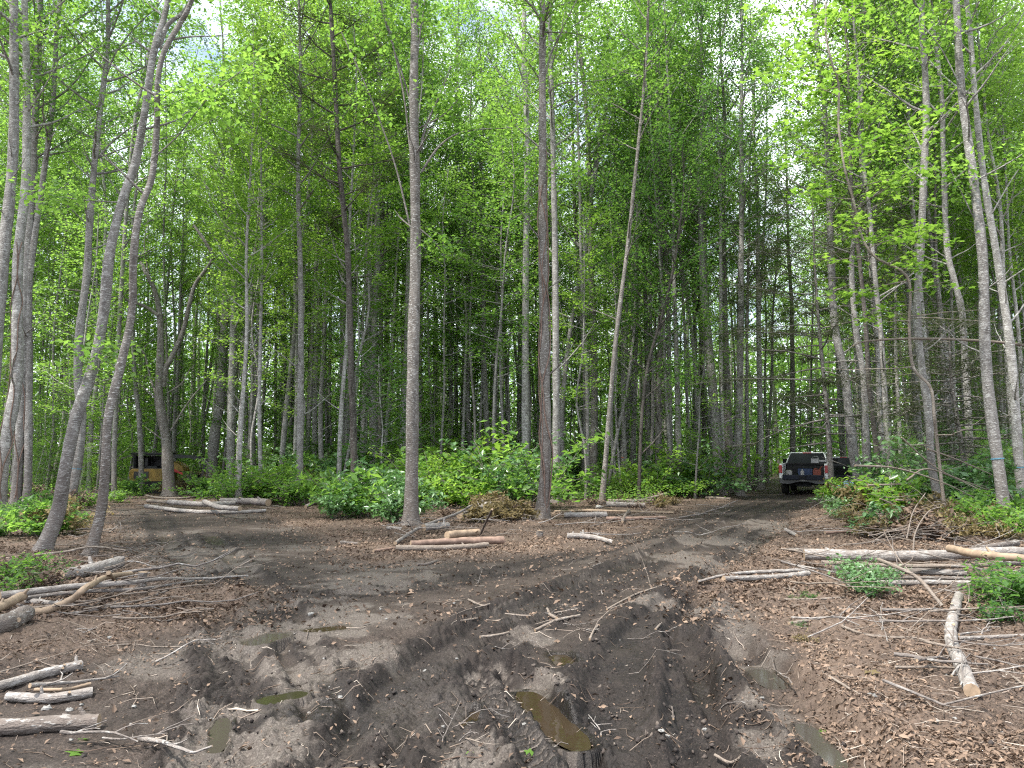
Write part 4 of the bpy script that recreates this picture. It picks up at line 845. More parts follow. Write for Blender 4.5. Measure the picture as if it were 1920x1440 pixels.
# left
B('smooth brown log lying at the bottom left edge, its sawn end toward the mud', [(186, 1352), (90, 1356), (-60, 1366)], 15, 'b', taper=1.1)
B('pale grey bowed log above the short curved one at the left edge', [(152, 1246), (70, 1265), (-30, 1295)], 10, 'p')
B('short curved pale log with a brown end between the two left edge logs', [(173, 1298), (93, 1308), (15, 1304)], 10.5, 'p')
S('thin split stick lying on the short curved pale log', [(65, 1293), (120, 1292), (170, 1283)], 4, 's', lift=.03)
B('long pale log reaching from the left edge far out over the mud', [(0, 1123), (133, 1107), (233, 1100), (300, 1092), (370, 1082), (465, 1076)], 7, 'p', lift=.12, taper=.3, hs=[.14, .14, .12, .1, .04, 0])
B('second grey pole lying under the long pale log', [(35, 1128), (150, 1117), (260, 1112), (363, 1086)], 5, 'g', lift=.05, taper=.5)
B('curved barkless orange-tan log crossing over the left pile', [(43, 1154), (83, 1151), (133, 1130), (160, 1108), (200, 1088), (250, 1080)], 8, 's', hs=[.02, .02, .1, .2, .14, .05], taper=.7)
B('tan log with a fresh sawn end sticking in from the left edge', [(43, 1122), (20, 1135), (-40, 1165)], 9, 's', lift=.1)
B('thickest dark log at the left edge under the pile', [(48, 1158), (10, 1178), (-60, 1195)], 17, 'b', taper=1.1)
B('short log lying in the shade behind the curved tan log', [(50, 1133), (113, 1139)], 6, 'p')
B('mottled log lying behind the left pile toward the leaning trunks', [(223, 1058), (170, 1072), (112, 1082)], 12, 'p')
B('thin tan log at the foot of the tall leaning trunk', [(53, 1083), (78, 1073), (100, 1066)], 7, 's')
S('long bare reddish stick in front of the left pile', [(75, 1164), (180, 1150), (267, 1131), (345, 1103)], 3, 'b', twigs=3)
S('thin bare branch lying behind the left pile across the leaning trunks', [(0, 1053), (117, 1040), (173, 1031), (235, 1040)], 2.5, 'd', hs=[.1, .15, .2, .1], twigs=3)
S('thin pale forked twig on the mud right of the pale bowed log', [(0, 1262), (117, 1234), (233, 1213), (290, 1210), (347, 1212)], 1.6, 'd', twigs=5)
S('short stick standing up out of the left pile', [(203, 1080), (217, 1096)], 4, 's', hs=[.22, .02])
# back left stack
B('lowest long pole of the stack by the back left clearing', [(273, 952), (350, 958), (430, 960), (500, 960)], 4.5, 'p', taper=.7)
B('pale log in the middle of the back left stack', [(317, 944), (383, 948), (440, 946)], 5, 'p', lift=.1)
B('log lying slantwise on the back left stack', [(383, 943), (410, 950), (450, 953)], 4.5, 'p', lift=.2)
B('thick brown-ended log at the right end of the back left stack', [(503, 944), (460, 941), (413, 941)], 6.5, 'g', lift=.1)
B('thin pole behind the back left stack', [(277, 940), (317, 944)], 4, 'd', lift=.05)
S('slanting branch propped at the brush edge right of the back left stack', [(573, 952), (600, 938), (620, 926)], 4, 'g', hs=[0, .2, .4])
S('bent bare branch at the foot of the machine stems', [(270, 930), (300, 935), (355, 934), (410, 924)], 2.2, 'd', twigs=2)
# centre stack
B('long pale pole at the bottom of the centre log stack', [(742, 1031), (800, 1030), (860, 1028), (915, 1024)], 6, 'd', taper=.9)
B('reddish brown thick log of the centre stack', [(944, 1014), (873, 1016), (770, 1021)], 7.5, 'r', lift=.06, taper=.7)
B('short pale log lying on top of the centre stack', [(838, 1006), (868, 1003), (897, 1001)], 7, 's', lift=.16)
S('forked grey branch rising from the centre stack', [(741, 1022), (787, 992), (853, 967), (885, 950)], 4, 'g', hs=[.03, .12, .25, .35], twigs=3)
B('short log with a sawn face up behind the centre stack', [(794, 992), (840, 987)], 7, 'p', lift=.08)
B('pale log slanting into the dead brush right of the centre trunk', [(862, 970), (895, 956), (923, 944)], 7, 'p', hs=[.05, .15, .3])
S('thin grey stub left of the centre trunk', [(737, 955), (757, 966)], 3, 'g', hs=[.2, 0])
S('dark upright stick poking from the centre stack', [(901, 1003), (912, 980), (923, 957)], 2.4, 'k', hs=[.02, .3, .6])
S('thin reddish stick left of the centre stack', [(700, 1037), (740, 1031)], 3, 'r')
S('short brown stick in the litter left of the centre stack', [(640, 1019), (672, 1023)], 3.5, 'b')
S('short dark stick on the mud in front of the centre stack', [(783, 1058), (802, 1057), (820, 1052)], 3, 'b')
S('short curved branch left of the large centre trunk', [(727, 993), (755, 996)], 4, 'p')
# right of the vine trunk
S('long thin pole right of the vine-wrapped trunk', [(1040, 961), (1100, 959), (1180, 960), (1263, 962)], 2.6, 's')
B('grey log right of the vine-wrapped trunk', [(1137, 967), (1057, 968)], 6, 'p')
B('brown pole lying right of the grey log near the track', [(1137, 974), (1190, 975), (1247, 971)], 4, 'r')
B('short sawn log lying alone in the litter by the track', [(1063, 1007), (1107, 1008), (1150, 1014)], 6.5, 'p', taper=.6)
B('pole at the back edge of the brush by the slim leaning trunk', [(1140, 941), (1200, 940), (1273, 941)], 3.4, 'd')
B('thick grey log lying behind the slim leaning trunk', [(1137, 948), (1210, 949)], 6, 'g')
S('thin branch slanting over the brush by the slim leaning trunk', [(1207, 938), (1250, 927)], 2.4, 'd', hs=[.1, .3])
S('short crooked branch crossing the long thin pole', [(1180, 957), (1172, 968), (1167, 982)], 2.4, 'd', lift=.05)
S('small branch on the far left verge of the track', [(1324, 934), (1370, 936)], 3, 'd')
B('thin pole in the brush left of the slim leaning trunk', [(1060, 930), (1130, 922)], 3, 'p', lift=.1)
# right stack
B('big mottled log lying across the right-hand stack', [(1508, 1042), (1613, 1044), (1720, 1046), (1850, 1042), (1960, 1038)], 10.5, 'p', lift=.12, taper=.85)
B('yellowish barkless pole crossing the right end of the stack', [(1780, 1033), (1830, 1044), (1880, 1050), (1960, 1056)], 6.5, 's', lift=.28)
B('brown log at the right edge behind the stack', [(1907, 1022), (1860, 1028), (1815, 1036)], 6, 'b', lift=.12)
B('grey log at the right edge under the yellowish pole', [(1960, 1058), (1870, 1060)], 7, 'g', lift=.15)
B('long thin pale pole reaching left from the stack toward the ruts', [(1512, 1072), (1413, 1077), (1355, 1086), (1308, 1089)], 4.5, 'p', taper=.5, lift=.02)
B('second pale pole reaching left just below the first', [(1516, 1078), (1447, 1087), (1357, 1101)], 6, 'p', taper=.8)
B('short stub log left of the big mottled log', [(1480, 1033), (1512, 1035)], 4, 'b', lift=.05)
B('dark log in the middle of the right-hand stack', [(1560, 1068), (1700, 1074), (1813, 1080)], 7, 'g', lift=.04)
B('thin pole lying on the dark middle log of the right stack', [(1540, 1058), (1680, 1064), (1800, 1066), (1940, 1062)], 4, 'd', lift=.14)
B('lowest pale log of the right-hand stack', [(1633, 1098), (1780, 1097), (1887, 1101)], 6, 'p')
B('second thin pole low in the right-hand stack', [(1600, 1084), (1740, 1088), (1920, 1092)], 4, 'b', lift=.04)
S('thin curved branch in the dead leaves above the big mottled log', [(1547, 1005), (1590, 1003), (1630, 1005)], 3, 'r', lift=.03, twigs=2)
S('short broken stub at the left end of the right-hand litter', [(1473, 1000), (1494, 1009)], 4, 'p')
B('bent pale pole standing out toward the viewer at lower right', [(1798, 1124), (1785, 1178), (1786, 1220), (1803, 1263), (1823, 1312)], 9, 'p', taper=1.0)
B('thin grey pole lying toward the right edge beside the bent pole', [(1797, 1212), (1860, 1207), (1960, 1200)], 4.5, 'p')
S('thin grey branch left of the bent pole', [(1580, 1187), (1612, 1200), (1647, 1208), (1720, 1212)], 3, 'd', twigs=2)
S('thin pointed stick on the bank of the wet right rut', [(1543, 1290), (1585, 1315), (1630, 1337)], 3, 'd')
S('forked thin branch behind the wet right rut', [(1640, 1156), (1673, 1180), (1723, 1203)], 2.5, 'd', twigs=3)
S('short pale log half buried in litter below the poles', [(1480, 1180), (1537, 1170)], 4, 'd')
S('long thin branch leaning over the front of the right-hand stack', [(1647, 1057), (1680, 1070), (1723, 1092), (1767, 1143)], 3, 'd', hs=[.35, .35, .25, .02], twigs=3)
S('thin stick lying in front of the poles', [(1470, 1135), (1530, 1133), (1585, 1129)], 2.4, 'd')
S('pale stick at the bottom edge right of the ruts', [(1340, 1408), (1370, 1422), (1400, 1437)], 3.2, 'd')
S('thin looping root at the lower right edge', [(1960, 1330), (1915, 1295), (1870, 1268), (1835, 1280)], 3, 'd', twigs=2)
S('thin reddish stick lying in the right-hand litter', [(1580, 1178), (1640, 1165), (1720, 1135)], 2.2, 'r', twigs=2)
# centre sticks
S('pale stick lying across the centre of the mud', [(1003, 1178), (1045, 1168), (1087, 1157)], 3.2, 'd', twigs=1)
S('short pale stick leaning on the pale centre stick', [(1026, 1138), (1032, 1153), (1044, 1164)], 3.4, 'd', lift=.01)
S('long thin twig behind the pale centre stick', [(947, 1147), (1000, 1150), (1083, 1148)], 1.8, 'd')
S('long pale twig on the mud toward the right fork', [(1138, 1142), (1187, 1118), (1240, 1107)], 2.4, 'd', twigs=3)
S('short pale stick left below the centre sticks', [(900, 1190), (927, 1187), (955, 1183)], 2.8, 'd')
S('small stick left of the centre sticks', [(865, 1170), (895, 1158)], 2.2, 'd')
S('small forked twig left above the centre sticks', [(878, 1125), (903, 1144), (918, 1141)], 2.2, 'd', twigs=1)
S('pale root piece poking from a clod right of the centre sticks', [(1106, 1204), (1113, 1188), (1121, 1177)], 2.8, 'd', twigs=4)
S('small pale stick on the right-hand ridge', [(1229, 1182), (1240, 1166)], 2.6, 'd')
# thin bent stems of the brush pile
BR = [([(1603, 873), (1680, 878), (1763, 903), (1827, 933)], 2.4, [1.25, 1.25, .9, .3]), ([(1627, 910), (1690, 908), (1750, 908)], 2.2, [.6, .62, .5]), ([(1680, 937), (1780, 944), (1860, 957)], 2.4, [.35, .3, .1]),
      ([(1740, 842), (1795, 862), (1860, 890)], 2.2, [1.7, 1.4, 1.0]), ([(1630, 967), (1697, 967), (1747, 957), (1840, 958)], 2.2, [.1, .15, .25, .2]), ([(1543, 962), (1580, 957)], 3.4, [.05, .1]),
      ([(1690, 820), (1760, 880), (1850, 918)], 1.8, [2, 1.2, .5]), ([(1700, 900), (1745, 880), (1850, 925), (1900, 955)], 2, [.8, 1.2, .6, .2]), ([(1650, 935), (1720, 960), (1800, 940)], 1.8, [.3, .1, .4]), ([(1880, 905), (1905, 945), (1930, 965)], 2.2, [.9, .5, .2]),
      ([(1700, 1010), (1712, 960), (1735, 925)], 1.8, [0, .4, .8]), ([(1712, 1050), (1716, 1000), (1740, 960), (1765, 950)], 2, [0, .3, .6, .7]), ([(1620, 1030), (1660, 1000), (1700, 985)], 2, [0, .25, .35])]
for k, (p, q, h) in enumerate(BR):
    S(f'thin bent pale stem {["arching highest over", "level across the left of", "low across the middle of", "slanting above", "lying flat before", "short and thick left of", "reaching steeply down into", "arched on the right of", "sagging in front of", "at the right edge of", "upright before", "curving up out of the logs before", "slanting up left of"][k]} the right-hand brush pile', p, q, 'd', Y=[17.5, 21, 20, 18.5, 19, 23, 17, 18.2, 19, 17, 13, 12, 14][k], twigs=4, taper=.4)
Q = np.array([at(px, py, 19+.4*k) for k, (px, py) in enumerate([(1600, 648), (1623, 640), (1697, 635), (1807, 637), (1920, 647), (2050, 668)])]); Qs = catmull(Q-Q[0], 20)
o = MB().tube(Qs, np.linspace(.018, .05, 20), 7, 0, 1).build('leaning_pole', [BK['dead'], cutwood]); o.location = Q[0]; tag(o, 'long horizontal thin pole hung up across the right-hand trunks', 'pole')
# more broken branches lying in the piles
r = np.random.default_rng(71)
def litterlogs(n, x0, x1, y0, y1, lmin, lmax, where, an=None, rr0=.006, rr1=.02, hh=.12):
    for k in range(n):
        px = x0+(x1-x0)*r.random(); py = y0+(y1-y0)*r.random(); p = gp(px, py); a = (r.random()*pi if an is None else an+r.normal()*.25); ln = lmin+(lmax-lmin)*r.random()
        h0 = hh*r.random(); P = limb_path((0, 0, h0), a, r.normal()*.08, ln, r.normal()*.15, r, 6, .13); P[:, 2] = np.abs(P[:, 2])
        zz = ground(P[:, 0]+p[0], P[:, 1]+p[1], False); P[:, 2] += zz-zz[0]+.01
        rd = rr0+(rr1-rr0)*r.random()**2; mb = MB().tube(P, np.linspace(rd, rd*.35, 7), 6, 0, 1)
        for q in range(r.integers(1, 5)): mb.tube(limb_path(P[r.integers(1, 6)], a+r.normal()*.7, r.random()*.4, ln*.3, 0, r, 3, .2), np.linspace(rd*.5, .002, 4), 4)
        lk = ['dead', 'grey', 'brown', 'pale'][r.integers(0, 4)]; o = mb.build('broken_branch', [BK[lk], cutwood]); o.location = (p[0], p[1], zz[0])
        ad = {'dead': 'pale barkless', 'grey': 'grey', 'brown': 'brown', 'pale': 'light-barked'}[lk]
        tag(o, f'{ad} broken branch {where}', 'branch', f'{ad} broken branches {where}')
litterlogs(58, 1450, 1930, 985, 1110, .5, 2.2, 'among the right-hand log stack', None, .004, .016, .3)
litterlogs(26, 1480, 1930, 1110, 1330, .3, 1.2, 'in the litter below the right-hand stack')
litterlogs(24, 0, 260, 1030, 1180, .4, 1.8, 'among the left-hand log pile', 1.3)
litterlogs(6, 0, 330, 1190, 1420, .2, .8, 'on the mud around the left edge logs')
litterlogs(44, 690, 1010, 945, 1030, .3, 1.5, 'in the centre brush heap', None, .004, .014, .35)
litterlogs(18, 1030, 1330, 930, 1010, .4, 2.0, 'in the debris right of the vine-wrapped trunk', 1.4)
litterlogs(16, 0, 250, 940, 1030, .4, 1.6, 'at the feet of the left edge trunks', None, .006, .02, .3)
litterlogs(50, 1580, 1930, 905, 990, .8, 2.8, 'in the right-hand brush pile', 1.5, .006, .016, .9)
for k in range(34):
    px, py = 1610+320*r.random(), 915+65*r.random(); p = gp(px, py); P = limb_path((0, 0, 0), r.random()*6.28, .5+.7*r.random(), 1.6+1.6*r.random(), -1.3-.6*r.random(), r, 9, .08); P[:, 2] = np.abs(P[:, 2])
    mb = MB().tube(P, np.linspace(.011, .003, 10), 5)
    for q in range(4): mb.tube(limb_path(P[r.integers(3, 9)], r.random()*6.28, r.random()*.6, .3+.3*r.random(), -.2, r, 3, .2), [.004, .003, .003, .002], 4)
    lk = ['dead', 'pale'][k % 2]; o = mb.build('bent_stem', BK[lk]); o.location = (p[0], p[1], gz(p[0], p[1])-.02); ad = ['bare pale', 'thin light grey'][k % 2]
    tag(o, f'{ad} stem arching out of the right-hand brush pile', 'stem', f'{ad} stems arching out of the right-hand brush pile')
litterlogs(10, 240, 520, 920, 965, .4, 1.6, 'around the back left stack', 1.5)
litterlogs(26, 500, 1400, 1040, 1400, .1, .45, 'trodden into the churned mud', None, .003, .008, .01)

# stumps, stones
def stump(px, py, rad, h, label):
    p = gp(px, py); o = MB().tube([[0, 0, -.1], [0, 0, h*.5], [.01, 0, h]], [rad*1.25, rad, rad], 14, 0, 1, .1, int(px)).build('tree_stump', [BK['brown'], cutwood]); o.location = (p[0], p[1], gz(p[0], p[1])); tag(o, label, 'stump')
stump(1012, 1008, .07, .12, 'small cut stump with a pale face below the vine-wrapped trunk')
stump(265, 1115, .05, .22, 'little splintered tan stump behind the front left mud')
stump(1797, 1110, .07, .08, 'low cut stump at the top end of the bent pale pole')
stone = simple('pale_stone', (.2, .195, .185), .7, 0, 20, .3, .3, .01)
def rock(px, py, s, label, group=None, m=stone):
    p = gp(px, py); rr_ = np.random.default_rng(int(px*3+py)); mb = MB(); k, q = 6, 9; V = []
    for i_ in range(k+1):
        for j_ in range(q):
            th_ = pi*i_/k; ph = 2*pi*j_/q; d = s*(.75+.5*rr_.random()) if 0 < i_ < k else s*.8; V.append([d*sin(th_)*cos(ph)*1.2, d*sin(th_)*sin(ph), d*cos(th_)*.7])
    Fq = [[i_*q+j_, (i_+1)*q+j_, (i_+1)*q+(j_+1) % q, i_*q+(j_+1) % q] for i_ in range(k) for j_ in range(q)]
    o = mb.add(V, Fq).build('stone', m, smooth=False); o.location = (p[0], p[1], gz(p[0], p[1])+s*.3); tag(o, label, 'stone', group)
rock(583, 1153, .03, 'bright white angular stone in the mud left of centre')
rock(1123, 955, .09, 'pale rounded stone by the grey log right of the vine-wrapped trunk')
rock(1109, 905, .14, 'large white stone in the undergrowth right of the vine-wrapped trunk')
rock(88, 1330, .028, 'grey-white stone just above the smooth brown left log')
rock(130, 1332, .022, 'smaller stone right of the grey-white stone at lower left')
rock(205, 1207, .018, 'small pale stone in the litter above the left edge logs')
rock(252, 1164, .016, 'tiny white stone below the left pile')
rock(1635, 1322, .028, 'whitish stone at the tip of the pointed stick')
for k in range(40):
    px, py = 30+1850*r.random(), 1130+300*r.random(); rock(px, py, .006+.01*r.random(), 'tiny pale pebble pressed into the mud', 'tiny pale pebbles in the mud')
# fresh green leaves fallen on the mud
for px, py, s, lb in [(993, 1403, .05, 'fresh green leaf lying on the ribbed track'), (875, 1413, .035, 'small yellow-green leaf left of the ribbed track'), (155, 1387, .05, 'pale green leaf below the smooth brown log'), (145, 1412, .07, 'large yellow-green leaf at the bottom left'),
                      (1133, 1437, .03, 'tiny yellow leaf at the bottom edge'), (1543, 1355, .04, 'yellow leaf in the wet right rut'), (1577, 1402, .03, 'small yellow leaf lower in the wet right rut'), (1634, 1280, .07, 'curled tan leaf on the littered right bank')]:
    p = gp(px, py); o = MB().leaves(np.array([[0, 0, 0.]]), s*1.6, nb=6, r=r, star=True, fold=.3).build('fallen_leaf', LF['lime'] if 'tan' not in lb else LF['wilt']); o.location = (p[0], p[1], float(ground(p[0], p[1])[0])+.012); tag(o, lb, 'leaf')

# ------------------------------------------------------------------ vehicles
def paint(name, col, rough=.3, metal=0, coat=.6): return simple(name, col, rough, metal, 3, .06, .5, 0, coat)
white = paint('white_car_paint', (.72, .73, .72)); blackp = simple('black_plastic', (.006, .006, .007), .85, 0, 9, .3); navy = simple('dark_tailgate', (.006, .008, .018), .6, 0, 4, .2, .3); glassm = simple('dark_window_glass', (.006, .008, .01), .1, 0, 3, .2, .2)
rubber = simple('tyre_rubber', (.014, .014, .014), .85, 0, 9, .3); chrome = simple('dull_chrome', (.1, .1, .098), .4, .4, 5, .15); redl = simple('red_lamp_lens', (.35, .01, .012), .2, 0, 9, .2); rimm = simple('wheel_alloy', (.4, .4, .4), .35, .8, 5, .1)
def frustum(x0, x1, y0, y1, z0, X0, X1, Y0, Y1, z1, m=0, mb=None):
    mb = mb or MB(); v = [[x0, y0, z0], [x1, y0, z0], [x0, y1, z0], [x1, y1, z0], [X0, Y0, z1], [X1, Y0, z1], [X0, Y1, z1], [X1, Y1, z1]]
    return mb.add(v, [[0, 2, 3, 1], [4, 5, 7, 6], [0, 1, 5, 4], [2, 6, 7, 3], [0, 4, 6, 2], [1, 3, 7, 5]], m)
def bev(o, w_=.02, seg=2):
    md = o.modifiers.new('bevel', 'BEVEL'); md.width = w_; md.segments = seg; md.limit_method = 'ANGLE'; md.harden_normals = False; return o
def disc_wheel(mb, x, y, z, rad, wdt, m=0, prof=((0, .86), (.12, 1), (.88, 1), (1, .86)), n=28):
    V = []; 
    for f, s_ in prof:
        for q in range(n): a = q*2*pi/n; V.append([x+f*wdt, y+cos(a)*rad*s_, z+sin(a)*rad*s_])
    k = len(prof); Fq = [[i_*n+j_, i_*n+(j_+1) % n, (i_+1)*n+(j_+1) % n, (i_+1)*n+j_] for i_ in range(k-1) for j_ in range(n)]
    V += [[x, y, z], [x+wdt, y, z]]; Fq += [[j_, (j_+1) % n, k*n, k*n] for j_ in range(n)]+[[(k-1)*n+(j_+1) % n, (k-1)*n+j_, k*n+1, k*n+1] for j_ in range(n)]
    return mb.add(V, Fq, m)
def pickup(label, loc, rz, group=None):
    e = empty('pickup_truck', loc, rz); tag(e, label, 'truck', group)
    # bed: sides with wheel arch notch, floor
    for s_ in (-1, 1):
        prof = [(0, .72), (0, 1.34), (1.95, 1.36), (1.95, .6), (1.6, .6), (1.5, .86), (1.2, .98), (.85, .98), (.55, .86), (.45, .6), (.05, .6)]
        a, b_ = (.84, 1.0) if s_ > 0 else (-1.0, -.84); bev(MB().prism(prof, 'x', a, b_).build('bed_side', white, e, False), .025)
        lamp = MB().box(*( (.86, 1.008) if s_ > 0 else (-1.008, -.86)), -.03, .12, .93, 1.27).build('tail_light', redl, e, False); bev(lamp, .02)
    MB().box(-.84, .84, 0, 1.95, .74, .8).build('bed_floor', blackp, e, False)
    MB().box(-.84, .84, 1.88, 1.94, .8, 1.34).build('bed_front', blackp, e, False)
    tg = bev(MB().box(-.82, .82, -.5, -.01, .66, .86).build('tailgate', navy, e, False), .015)
    MB().box(-.15, .15, -.515, -.5, .72, .8).build('handle', blackp, tg, False)
    bp = MB(); bp.prism([(-.98, .5), (-.6, .46), (-.35, .6), (.35, .6), (.6, .46), (.98, .5), (.98, .7), (-.98, .7)], 'y', -.2, .0); bev(bp.build('bumper', chrome, e, False), .03)
    MB().box(-.17, .17, -.215, -.2, .61, .69).build('licence_plate', white, e, False)
    MB().box(-.3, .3, -.16, .2, .36, .44).box(-.04, .04, -.35, -.1, .38, .43).build('tow_hitch', blackp, e, False)
    # cab
    cb = MB(); cb.prism([(1.97, .5), (1.97, 1.32), (4.15, 1.32), (4.15, .5)], 'x', -.99, .99); c_ = bev(cb.build('cab', white, e, False), .05, 3)
    rf = frustum(-.95, .95, 2.0, 4.45, 1.3, -.74, .74, 2.2, 3.75, 1.86).build('roof', white, e, False); bev(rf, .06, 3)
    MB().box(-.18, .18, 2.16, 2.2, 1.8, 1.85).build('brake_light', redl, rf, False)
    f = lambda z: (.95-(z-1.3)/.56*.21, 2.0+(z-1.3)/.56*.2)
    (xa, ya), (xb, yb) = f(1.33), f(1.815); o_ = .012
    MB().add([[-xa+.07, ya-o_, 1.33], [xa-.07, ya-o_, 1.33], [xb-.06, yb-o_, 1.815], [-xb+.06, yb-o_, 1.815]], [[0, 1, 2, 3]]).build('rear_window', glassm, e, False)
    for s_ in (-1, 1):
        for y0, y1 in ((2.25, 3.05), (3.15, 4.05)):
            MB().add([[s_*(xa+o_), y0, 1.36], [s_*(xa+o_), y1, 1.36], [s_*(xb+o_), min(y1, 3.65), 1.78], [s_*(xb+o_), y0+.1, 1.78]], [[0, 1, 2, 3]]).build('side_window', glassm, e, False)
        MB().box(*sorted((s_*.99, s_*1.24)), 3.95, 4.03, 1.3, 1.55).build('mirror', blackp, e, False)
    hd = MB(); hd.prism([(4.15, .5), (4.15, 1.3), (5.5, 1.18), (5.68, .95), (5.68, .5)], 'x', -.97, .97); bev(hd.build('hood', white, e, False), .06, 3)
    MB().box(-.9, .9, .1, 5.3, .42, .56).build('chassis', blackp, e, False)
    for y_ in (1.02, 4.75):
        for s_ in (-1, 1):
            w_ = empty('wheel'); w_.parent = e
            t_ = disc_wheel(MB(), -1.0 if s_ < 0 else .72, y_, .4, .4, .28); t_.build('tyre', rubber, w_)
            disc_wheel(MB(), -1.012 if s_ < 0 else 1.0, y_, .4, .24, .012, prof=((0, 1), (1, 1))).build('rim', rimm, w_)
    return e
def rotw(e, loc, rz): e.location = loc; e.rotation_euler = (0, 0, rz)
a = gp(1513, 930); TR = radians(-25.5)
TP = np.array([a[0], a[1]+.3]); tz = gz(*TP)
pickup('white pickup on the track, its dark tailgate lowered and cargo in the bed', (TP[0], TP[1], tz), TR)
def tb(x, y, z): return (TP[0]+cos(TR)*x-sin(TR)*y, TP[1]+sin(TR)*x+cos(TR)*y, tz+z)
bluep = simple('blue_plastic', (.012, .03, .09), .5, 0, 6, .2); orangep = simple('orange_plastic', (.2, .035, .015), .5, 0, 6, .2); whitep = simple('white_plastic', (.35, .33, .32), .5, 0, 6, .2); steel = simple('machine_steel', (.25, .25, .25), .4, .7, 8, .3)
def cargo(name, cat, label, loc, build, mats):
    mb = MB(); build(mb); o = mb.build(name, mats, None, False); bev(o, .015); o.location = loc; o.rotation_euler = (0, 0, TR); tag(o, label, cat)
cargo('tool_box', 'box', 'long black tool box across the pickup bed behind the cab', tb(0, 1.55, .805), lambda m: m.box(-.8, .8, -.25, .25, 0, .48).box(-.83, .83, -.28, .28, .48, .56), blackp)
cargo('cooler', 'cooler', 'dark blue cooler with a pale lid in the middle of the pickup bed', tb(.02, .75, .805), lambda m: m.box(-.3, .3, -.2, .2, 0, .32, 0).box(-.31, .31, -.21, .21, .32, .38, 1), [bluep, blackp])
cargo('white_jug', 'jug', 'white jug standing near the left of the open tailgate', tb(-.05, .1, .805), lambda m: m.box(-.07, .07, -.07, .07, 0, .22).box(-.03, .03, -.03, .03, .22, .29), whitep)
cargo('round_jug', 'jug', 'pinkish white round container in the left rear corner of the pickup bed', tb(-.6, .05, .805), lambda m: m.tube([[0, 0, 0], [0, 0, .05], [0, 0, .22], [0, 0, .26]], [.1, .13, .13, .07], 14, 0, 0), whitep)
cargo('fuel_can', 'fuel can', 'orange-red fuel can standing at the right of the pickup bed', tb(.55, .05, .805), lambda m: m.box(-.16, .16, -.1, .1, 0, .28).box(-.12, .02, -.03, .03, .31, .34).box(-.12, -.09, -.03, .03, .28, .31).tube([[.1, 0, .26], [.14, 0, .36], [.22, 0, .42]], [.03, .02, .015], 8), orangep)
def saw(m): m.box(-.22, .1, -.1, .1, 0, .2).box(.1, .6, -.012, .012, .06, .13).tube([[-.2, 0, .2], [-.12, 0, .3], [.05, 0, .3], [.1, 0, .15]], .015, 6)
cargo('chainsaw', 'chainsaw', 'grey and white chainsaw lying on top of the load behind the cab', tb(.45, 1.4, 1.36), saw, steel)
a = gp(1579, 912); pickup('second white pickup mostly hidden beyond the first one to its right', (at(1578, 900, 36.5)[0], 36.5, gz(at(1578, 900, 36.5)[0], 36.5)), radians(-27)).scale = (.9, .9, .88)
# blue tarpaulin bundle in the brush
tp = gp(1588, 905); mb = MB(); k, q = 8, 12; rr_ = np.random.default_rng(4)
V = [[.42*sin(pi*i_/k)*cos(2*pi*j_/q)*(.8+.4*rr_.random()), .3*sin(pi*i_/k)*sin(2*pi*j_/q)*(.8+.4*rr_.random()), .2+.2*cos(pi*i_/k)*(.8+.4*rr_.random())] for i_ in range(k+1) for j_ in range(q)]
mb.add(V, [[i_*q+j_, (i_+1)*q+j_, (i_+1)*q+(j_+1) % q, i_*q+(j_+1) % q] for i_ in range(k) for j_ in range(q)]); tarpm = simple('pale_blue_tarpaulin', (.25, .4, .62), .5, 0, 12, .2, .4, .01)
o = mb.build('tarpaulin_bundle', tarpm); p = at(1588, 900, 27); o.location = (p[0], 27, gz(p[0], 27)+.35); tag(o, 'crumpled pale blue bundle in the brush beside the pickup', 'bundle')

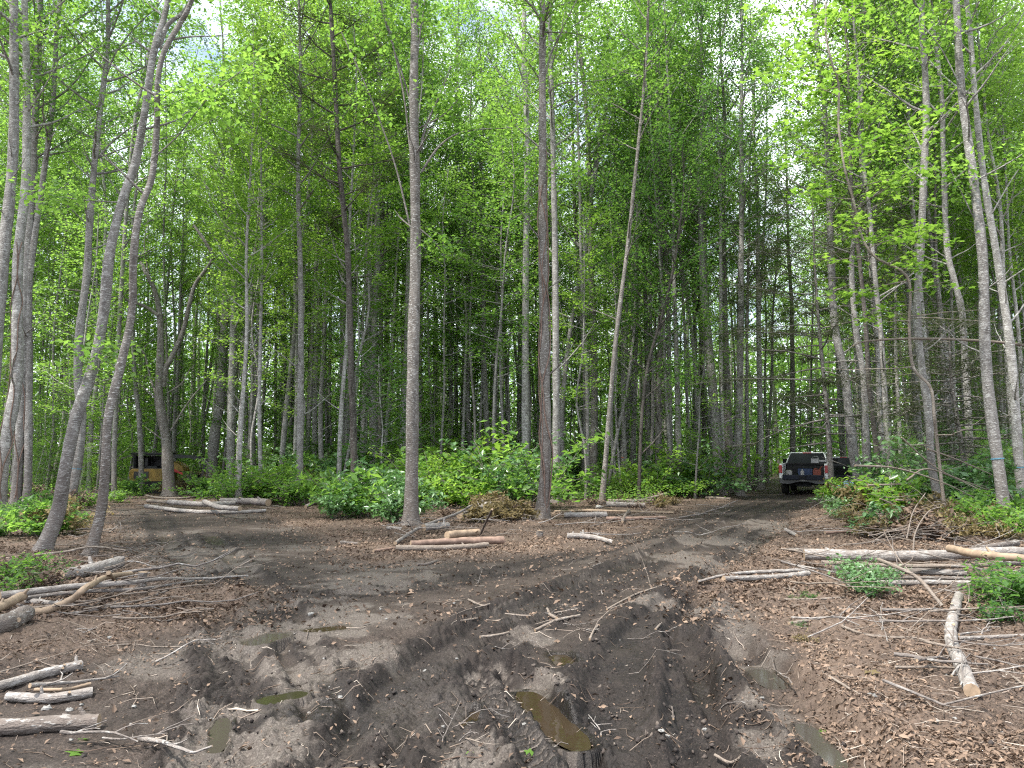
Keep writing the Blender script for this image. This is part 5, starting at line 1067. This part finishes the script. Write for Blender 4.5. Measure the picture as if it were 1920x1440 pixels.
# yellow compact excavator, partly behind stems
yel = simple('yellow_machine_paint', (.2, .125, .022), .5, 0, 5, .2, .4); darkm = simple('machine_black', (.015, .015, .016), .55, 0, 8, .3)
d = 35.2; p = at(300, 900, d); mz = gz(p[0], d); e = empty('compact_loader', (p[0], d, mz), radians(6)); tag(e, 'yellow compact tracked loader with a black canopy half hidden behind tree stems', 'loader')
for y_ in (-.62, .5):
    n = 14; prof = [(-1.0+.28*cos(a), .28+.28*sin(a)) for a in np.linspace(pi/2, 3*pi/2, 8)]+[(.9+.28*cos(a), .28+.28*sin(a)) for a in np.linspace(-pi/2, pi/2, 8)]
    MB().prism(prof, 'y', y_-.16, y_+.16).build('track', rubber, e, False)
bev(MB().box(-1.05, .75, -.45, .4, .3, .62).build('undercarriage', darkm, e, False))
bd = MB(); bd.prism([(-1.12, .55), (-1.15, 1.0), (-1.05, 1.12), (.55, 1.12), (.6, .55)], 'y', -.62, .62); bev(bd.build('body', yel, e, False), .04)
hd = MB(); hd.prism([(.35, .95), (.35, 1.42), (.62, 1.47), (.9, 1.38), (1.12, 1.2), (1.2, 1.0)], 'y', -.5, .5); h_ = bev(hd.build('engine_hood', yel, e, False), .05, 3)
MB().prism([(.42, 1.04), (.42, 1.14), (.75, 1.12), (1.16, .92), (1.16, .84), (.75, 1.0)], 'y', -.52, -.5).build('red_stripe', redl, h_, False)
cbm = MB()
for x_ in (-1.0, .3):
    for y_ in (-.52, .52): cbm.box(x_-.035, x_+.035, y_-.035, y_+.035, 1.1, 1.78)
cbm.box(-1.0, .3, .48, .5, 1.1, 1.7); cbm.box(-.98, -.93, -.5, .5, 1.1, 1.75); cbm.box(-1.03, .33, -.55, .55, 1.1, 1.16).box(-1.03, .33, -.55, .55, 1.72, 1.775); cb_ = cbm.build('cab_frame', darkm, e, False)
bev(MB().box(-1.12, .45, -.62, .62, 1.78, 1.86).build('canopy', darkm, e, False), .02)
MB().box(-.55, -.1, -.22, .22, 1.1, 1.24).box(-.62, -.5, -.22, .22, 1.2, 1.6).build('seat', darkm, e, False)
MB().box(-.93, -.3, -.64, -.62, .68, 1.0).build('vent_grille', darkm, e, False)
am = MB(); am.prism([(.6, 1.62), (.62, 1.78), (1.5, 1.72), (2.2, 1.5), (2.16, 1.4), (1.5, 1.6)], 'y', -.58, -.48).prism([(.6, 1.62), (.62, 1.78), (1.5, 1.72), (2.2, 1.5), (2.16, 1.4), (1.5, 1.6)], 'y', .44, .54).prism([(2.1, 1.5), (2.22, 1.5), (2.0, .5), (1.9, .52)], 'y', -.57, -.47).prism([(2.1, 1.5), (2.22, 1.5), (2.0, .5), (1.9, .52)], 'y', .44, .54)
am.build('lift_arm', darkm, e, False)
MB().prism([(1.4, .25), (1.45, .85), (1.6, .85), (1.62, .4), (2.35, .2), (2.35, .12), (1.5, .1)], 'y', -.8, .8).build('bucket', darkm, e, False)
